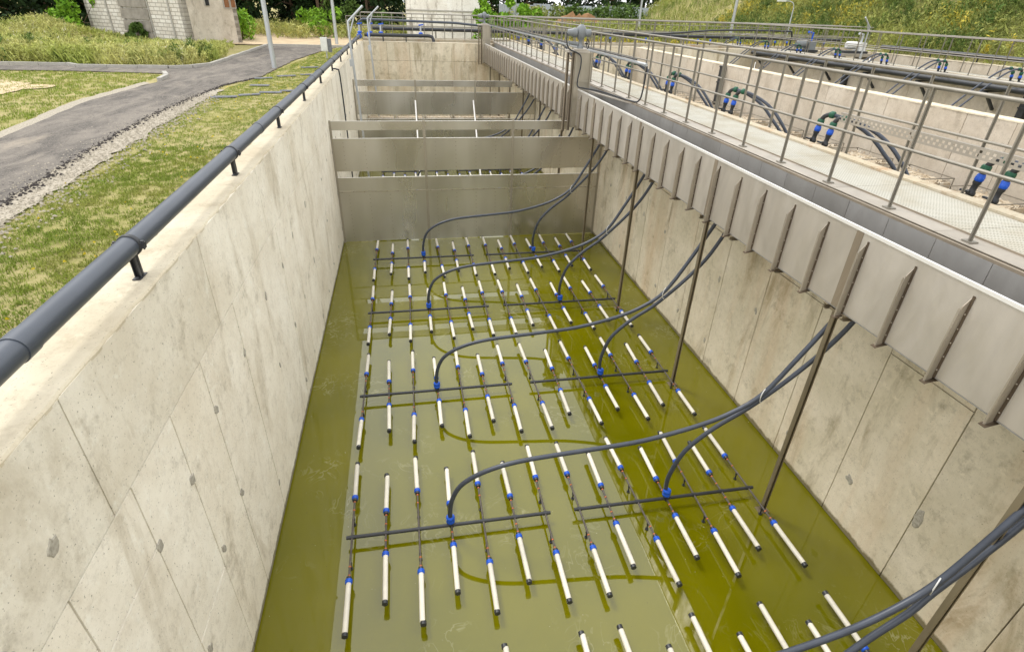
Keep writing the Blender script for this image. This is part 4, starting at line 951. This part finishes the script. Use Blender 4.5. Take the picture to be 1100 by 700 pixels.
TM = [tree_meshes(s, k) for s, k in ((1, 'spruce'), (2, 'leafy'), (3, 'leafy'), (4, 'spruce'))]
spots = []
for x in np.arange(-46, 0, 3.1):
    spots.append((x+random.uniform(-1, 1), 57+random.uniform(-2, 2)+max(0, (-20-x))*.1)); spots.append((x+1.5+random.uniform(-1, 1), 62+random.uniform(-2, 2)))
for x in (-47, -43, -39, -35, -31, -28): spots.append((x, 50+random.uniform(-2, 2)))
for x in (2.5, 8, 14, 20, 26, 32, 38, 44, 50, 56): spots += [(x, 96+random.uniform(-2, 2)), (x+3, 101+random.uniform(-3, 3))]
for i, (x, y) in enumerate(spots):
    tr, cr = TM[i % 4]; near = y < 80
    t = thing('forest_tree', 'dark leafy tree of the forest behind the brick building' if near else 'dark tree beyond the pale sheet fence', 'tree', (x, y, gz(x, y)-.1), 'trees of the forest edge' if near else 'trees behind the sheet fence')
    sc_ = random.uniform(.8, 1.15); t.scale = (sc_, sc_, sc_); t.rotation_euler = (0, 0, random.uniform(0, 6.28))
    obj('trunk', tr, None, t); obj('crown', cr, None, t)
# pines with bare pale trunks in front of the forest
for i, (x, y, lean, lab) in enumerate(((-26.5, 46.5, .12, 'bare slender pine trunk leaning in front of the forest at the far left'), (-6.4, 53.5, -.02, 'bare pale pine trunk right of the brick building, left one of two'), (-2.6, 54.5, .0, 'bare pale pine trunk right of the brick building, right one of two'))):
    t = thing('pine_tree', lab, 'tree', (x, y, 3.4)); mb = MB(); mb.tube([(0, 0, 0), (lean*3, 0, 4), (lean*9, 0, 9), (lean*13, 0, 13)], .12, 8, radii=[.13, .11, .09, .04]); obj('trunk', mb, 'bark', t)
    R = np.random.default_rng(20+i); V, Fc = leaf_cloud([(lean*12+R.normal()*.8, R.normal()*.8, 11+R.uniform(0, 3)) for _ in range(14)], [.8]*14, 1500, .2, R); obj('crown', np_mesh('crown', V, Fc, 'forest'), None, t)
def shrub(x, y, h, w, mat, lab, n=900, leaf=.12, group=None):
    R = np.random.default_rng(int(abs(x*31+y*7))); cs = [(R.normal()*w*.35, R.normal()*w*.35, h*R.uniform(.15, .85)) for _ in range(9)]
    V, Fc = leaf_cloud(cs, [w*.38*(1.1-.6*c[2]/h) for c in cs], n, leaf, R, 1.0)
    t = thing('shrub', lab, 'shrub', (x, y, gz(x, y)), group); obj('foliage', np_mesh('foliage', V, Fc, mat), None, t)
    mb = MB()
    for c in cs[:5]: mb.tube([(0, 0, 0), (c[0]*.5, c[1]*.5, c[2]*.5), c], .02, 5, radii=[.03, .02, .008])
    obj('stem', mb, 'bark', t)
shrub(-19.7, 42.6, 2.6, 1.3, 'fern', 'bright green bush at the left corner of the brick building')
shrub(-10.3, 43.5, 2.2, 1.6, 'fern', 'light green bush at the right corner of the brick building')
shrub(-15.4, 40.2, 1.1, .7, 'shrub', 'small green sapling growing against the front of the brick building')
shrub(-6.0, 49, 2.0, 2.0, 'fern', 'yellow green bush between the brick building and the lamp post')
shrub(-1.5, 51, 2.2, 2.2, 'shrub', 'mid green bush behind the far lamp post')
shrub(-4, 53.5, 2.6, 2.4, 'shrub', 'grey green bush at the forest edge right of the brick building')
shrub(5.9, 43.5, 2.9, 1.3, 'fern', 'bright green young tree against the white building, left one', 1400)
shrub(7.4, 43.2, 3.2, 1.4, 'fern', 'bright green young tree at the right corner of the white building', 1600)
shrub(9.2, 46, 2.6, 1.8, 'fern', 'bright green bush right of the white building, beside a lamp post', 1600)
shrub(14, 64, 2.2, 3.5, 'weeds_r', 'rounded weedy bush before the left end of the sheet fence', 1800, .16)
shrub(20, 70, 2.2, 3.2, 'shrub', 'dark green bush in front of the middle of the sheet fence', 1800, .16)
shrub(25.5, 70, 2.4, 4, 'shrub', 'wide dark bush in front of the right part of the sheet fence', 2200, .16)

# ------------------------------------------------------------------ buildings
def uvbox_wall(mb_pts, h):    # returns mesh of a vertical wall quad with metre UVs
    (x0, y0), (x1, y1) = mb_pts; L = math.hypot(x1-x0, y1-y0)
    me = bpy.data.meshes.new('wall'); me.from_pydata([(x0, y0, 0), (x1, y1, 0), (x1, y1, h), (x0, y0, h)], [], [(0, 1, 2, 3)])
    uv = me.uv_layers.new(name='UVMap')
    for l, c in zip(uv.data, ((0, 0), (L, 0), (L, h), (0, h))): l.uv = c
    return me
A, B = Vector((-19.1, 43.3)), Vector((-11.85, 38.0)); d = (B-A).normalized(); q = Vector((-d.y, d.x)) if Vector((-d.y, d.x)).y > 0 else Vector((d.y, -d.x))
C_ = B+q*3.6; D_ = A+q*3.6; hb = 9.0
bld = thing('brick_building', 'tall pale brick building with a boarded strip up its front', 'building', (A.x, A.y, 3.3))
def bl(v): return (v.x-A.x, v.y-A.y)
for (p, s, mt, nm) in ((A, B, 'brick', None), (B, C_, 'render_wall', 'weathered rendered side wall'), (C_, D_, 'brick', None), (D_, A, 'brick', None)):
    me = uvbox_wall((bl(p), bl(s)), hb+2); me.materials.append(M[mt]); o = obj('wall', me, None, bld, label=nm)
    so = o.modifiers.new('thickness', 'SOLIDIFY'); so.thickness = .3; so.offset = -1
me = bpy.data.meshes.new('roof'); zz = hb+1.98; me.from_pydata([(*bl(v), zz) for v in (A, B, C_, D_)], [], [(0, 1, 2, 3)]); me.materials.append(M['slab']); obj('roof', me, None, bld)
def front(u, z, off=.0): p = A+d*u-q*off; return Vector((p.x-A.x, p.y-A.y, z))
for i in range(13):
    c = front(4.75, .35+i*.62, .05); mb = MB(); mb.obox(c, (d.x*1.25, d.y*1.25, 0), (q.x*.05, q.y*.05, 0), (random.uniform(-.03, .03), 0, .27)); obj('board', mb, 'wood', bld)
for (u0, u1, z1) in ((2.15, 3.7, 3.5), (6.0, 7.9, 3.5)):
    mb = MB()
    for (a, b, z0, z2) in ((u0, u1, z1, z1+.1), (u0, u0+.1, .3, z1), (u1-.1, u1, .3, z1)):
        c = (front(a, z0)+front(b, z2))/2 - Vector((q.x, q.y, 0))*.03; mb.obox(c, (d.x*(b-a)/2, d.y*(b-a)/2, 0), (q.x*.03, q.y*.03, 0), (0, 0, (z2-z0)/2))
    obj('blocked_doorway_frame', mb, 'kerb', bld)
def side(u, z, off=0): p = B+q*u*.7+d*off; return Vector((p.x-A.x, p.y-A.y, z))
for (u, z, w_, h_, mt) in ((.9, 4.5, .28, .6, 'rusty'), (1.7, 4.6, .25, .6, 'rusty'), (2.6, 4.7, .25, .6, 'rusty'), (3.9, 4.3, .3, .35, 'dark'), (4.6, 4.7, .2, .5, 'rusty'), (2.3, 2.3, .16, .18, 'dark'), (4.2, 2.5, .22, .5, 'rusty'), (4.85, 2.5, .2, .5, 'rusty')):
    fr = MB(); c = side(u, z, .02); fr.obox(c, (q.x*w_, q.y*w_, 0), (d.x*.02, d.y*.02, 0), (0, 0, h_)); f = obj('window', fr, 'kerb', bld)
    pn = MB(); c = side(u, z, .045); pn.obox(c, (q.x*w_*.75, q.y*w_*.75, 0), (d.x*.01, d.y*.01, 0), (0, 0, h_*.88)); obj('pane', pn, mt, f)
st = thing('slab_stack', 'stack of concrete slabs leaning against the side of the brick building', 'slabs', (B.x+.9, B.y+2.2, 3.4))
for i, (z, w_, mt) in enumerate(((.0, 1.0, 'render_wall'), (.35, 1.05, 'render_wall'), (.7, 1.1, 'wall_mid'), (.98, 1.3, 'kerb'), (1.22, 1.35, 'dark'), (1.36, 1.3, 'kerb'))):
    mb = MB(); mb.obox((random.uniform(-.08, .08), 0, z+.12), (q.x*w_, q.y*w_, 0), (d.x*.45, d.y*.45, 0), (0, 0, .115 if mt != 'dark' else .06)); obj('slab', mb, mt, st)
tw = thing('white_building', 'white flaking block of a building behind the cross gallery', 'building', (.55, 46, 3.5))
mb = MB(); mb.box(0, 5.3, 0, 4, 0, 9); obj('wall', mb, 'plaster', tw)
mb = MB(); mb.box(-.06, 5.36, -.06, 4.06, 9, 9.2); obj('roof', mb, 'slab', tw)
mb = MB(); mb.box(2.9, 3.3, -.03, 0.0, 0, 8.6); obj('pilaster', mb, 'plaster', tw)
mb = MB(); mb.box(-.03, 5.33, -.04, -.001, 1.9, 2.0); obj('string_course', mb, 'kerb', tw)
# sheet fence
fe = thing('sheet_fence', 'pale blue grey corrugated sheet fence far behind the tanks', 'fence', (22, 82, 3.7))
for i, x in enumerate(np.arange(13, 33, 1.15)):
    mb = MB(); n = 8; P = []; y = 82+.25*math.sin(i*.7)
    h_ = 2.35+random.uniform(-.1, .1)
    for j in range(n+1): P += [(x+1.12*j/n, y+(.03 if j % 2 else -.03), 3.75), (x+1.12*j/n, y+(.03 if j % 2 else -.03), 3.75+h_)]
    mb._add(P, [(2*j, 2*j+2, 2*j+3, 2*j+1) for j in range(n)]); o = wpart('fence_sheet', mb, 'fence', fe); o.modifiers.new('t', 'SOLIDIFY').thickness = .01
fl = thing('low_fence', 'pale blue low fence seen past the weeds at the far left edge', 'fence', (-33, 47, 4)); 
for i, x in enumerate(np.arange(-44, -24, 2.0)): wpart('fence_sheet', mbox(x, x+1.96, 44.5, 44.53, 3.5, 4.1), 'fence', fl)
for x in np.arange(-44, -24, 2.0): wpart('post', mbox(x-.03, x+.03, 44.54, 44.6, 3.4, 4.15), 'galv', fl)
# spoil heap
R = np.random.default_rng(3); n = 14; V = []
for i in range(n):
    for j in range(n):
        u, v = i/(n-1)*2-1, j/(n-1)*2-1; h_ = max(0, 1-(u*u+v*v))**.8*(1+.25*R.normal()); V.append((u*3.4, v*2, max(-.1, 1.5*h_)))
mb = MB(); mb._add(V, [(i*n+j, (i+1)*n+j, (i+1)*n+j+1, i*n+j+1) for i in range(n-1) for j in range(n-1)]); obj('spoil_heap', mb, 'dirt', loc=(17.6, 60, 3.7), label='brown heap of earth beyond the gallery railings, left of the motor actuator', cat='heap')

# ------------------------------------------------------------------ lamps, small things
def lamp(x, y, z0, h, lab, arm=None, r=.06):
    l = thing('street_lamp', lab, 'lamp post', (x, y, z0), 'lamp posts'); mb = MB(); mb.tube([(0, 0, 0), (0, 0, h*.5), (0, 0, h)], r, 10, radii=[r*1.15, r, r*.7]); obj('post', mb, 'galv', l)
    ax = arm or (.8, 0); mb = MB(); mb.tube(spline([(0, 0, h), (ax[0]*.15, ax[1]*.15, h+.25), (ax[0]*.5, ax[1]*.5, h+.38), (*ax, h+.4)], 3), r*.6, 8); obj('arm', mb, 'galv', l)
    a = Vector((*ax, 0)).normalized(); mb = MB(); mb.obox((ax[0]+a.x*.25, ax[1]+a.y*.25, h+.4), tuple(a*.32), (-a.y*.1, a.x*.1, 0), (0, 0, .05)); obj('lamp_head', mb, 'white', l)
lamp(-5.25, 26.5, 3.4, 7.5, 'grey lamp post at the edge of the road, nearer one on the left', r=.085)
lamp(-4.05, 41.0, 3.4, 7.5, 'grey lamp post standing past the end of the road on the left', r=.09)
lamp(8.4, 45.5, 3.5, 7, 'pale lamp post rising behind the cross gallery near the white building', r=.09)
lamp(22.3, 56, 3.6, 7, 'lamp post before the weedy slope, right of the motor actuator', r=.09)
lamp(23.9, 42, 3.6, 6.5, 'lamp post behind the far valves, third from the right of the gallery', r=.1)
lamp(39.0, 58, gz(39, 58)-.4, 0.1, 'x') if 0 else None
lamp(30.2, 44.5, 3.7, 2.75, 'short lamp post with a curved arm at the foot of the slope', arm=(-.75, .2), r=.055)
e = thing('meter_box', 'small white and dark electrical box standing in the grass behind the left wall pipe', 'electrical box', (-3.65, 31.4, 3.4))
obj('post', MB().box(-.03, .03, .02, .08, 0, .5), 'galv', e); obj('cabinet', MB().box(-.22, .1, -.1, .1, .35, .95), 'white', e); obj('side_box', MB().box(.11, .28, -.09, .09, .3, .9), 'slab', e); obj('door', MB().box(-.2, .08, -.115, -.101, .38, .92), 'white', e)
for i, (x, y, l) in enumerate(((-5.2, 18.4, .6), (-4.6, 18.9, .5), (-4.1, 19.5, .55), (-3.6, 19.8, .45), (-4.7, 20.9, .5), (-5.0, 23.0, .5), (-4.3, 23.6, .55), (-3.6, 24.3, .5), (-2.95, 20.9, .5), (-3.9, 27, .6), (-3.1, 28.6, .5))):
    mb = MB(); a = .25+random.uniform(-.3, .3); mb.obox((0, 0, .03), (l*.6*math.cos(a), l*.6*math.sin(a), 0), (-.1*math.sin(a), .1*math.cos(a), 0), (0, .01, .012))
    obj('ground_mat', mb, 'slab', loc=(x, y, gz(x, y)+.01), label='dark grey flat mat strip lying in the grass beside the left wall', cat='mat', group='grey mat strips in the grass')
print('objects', len(bpy.data.objects))
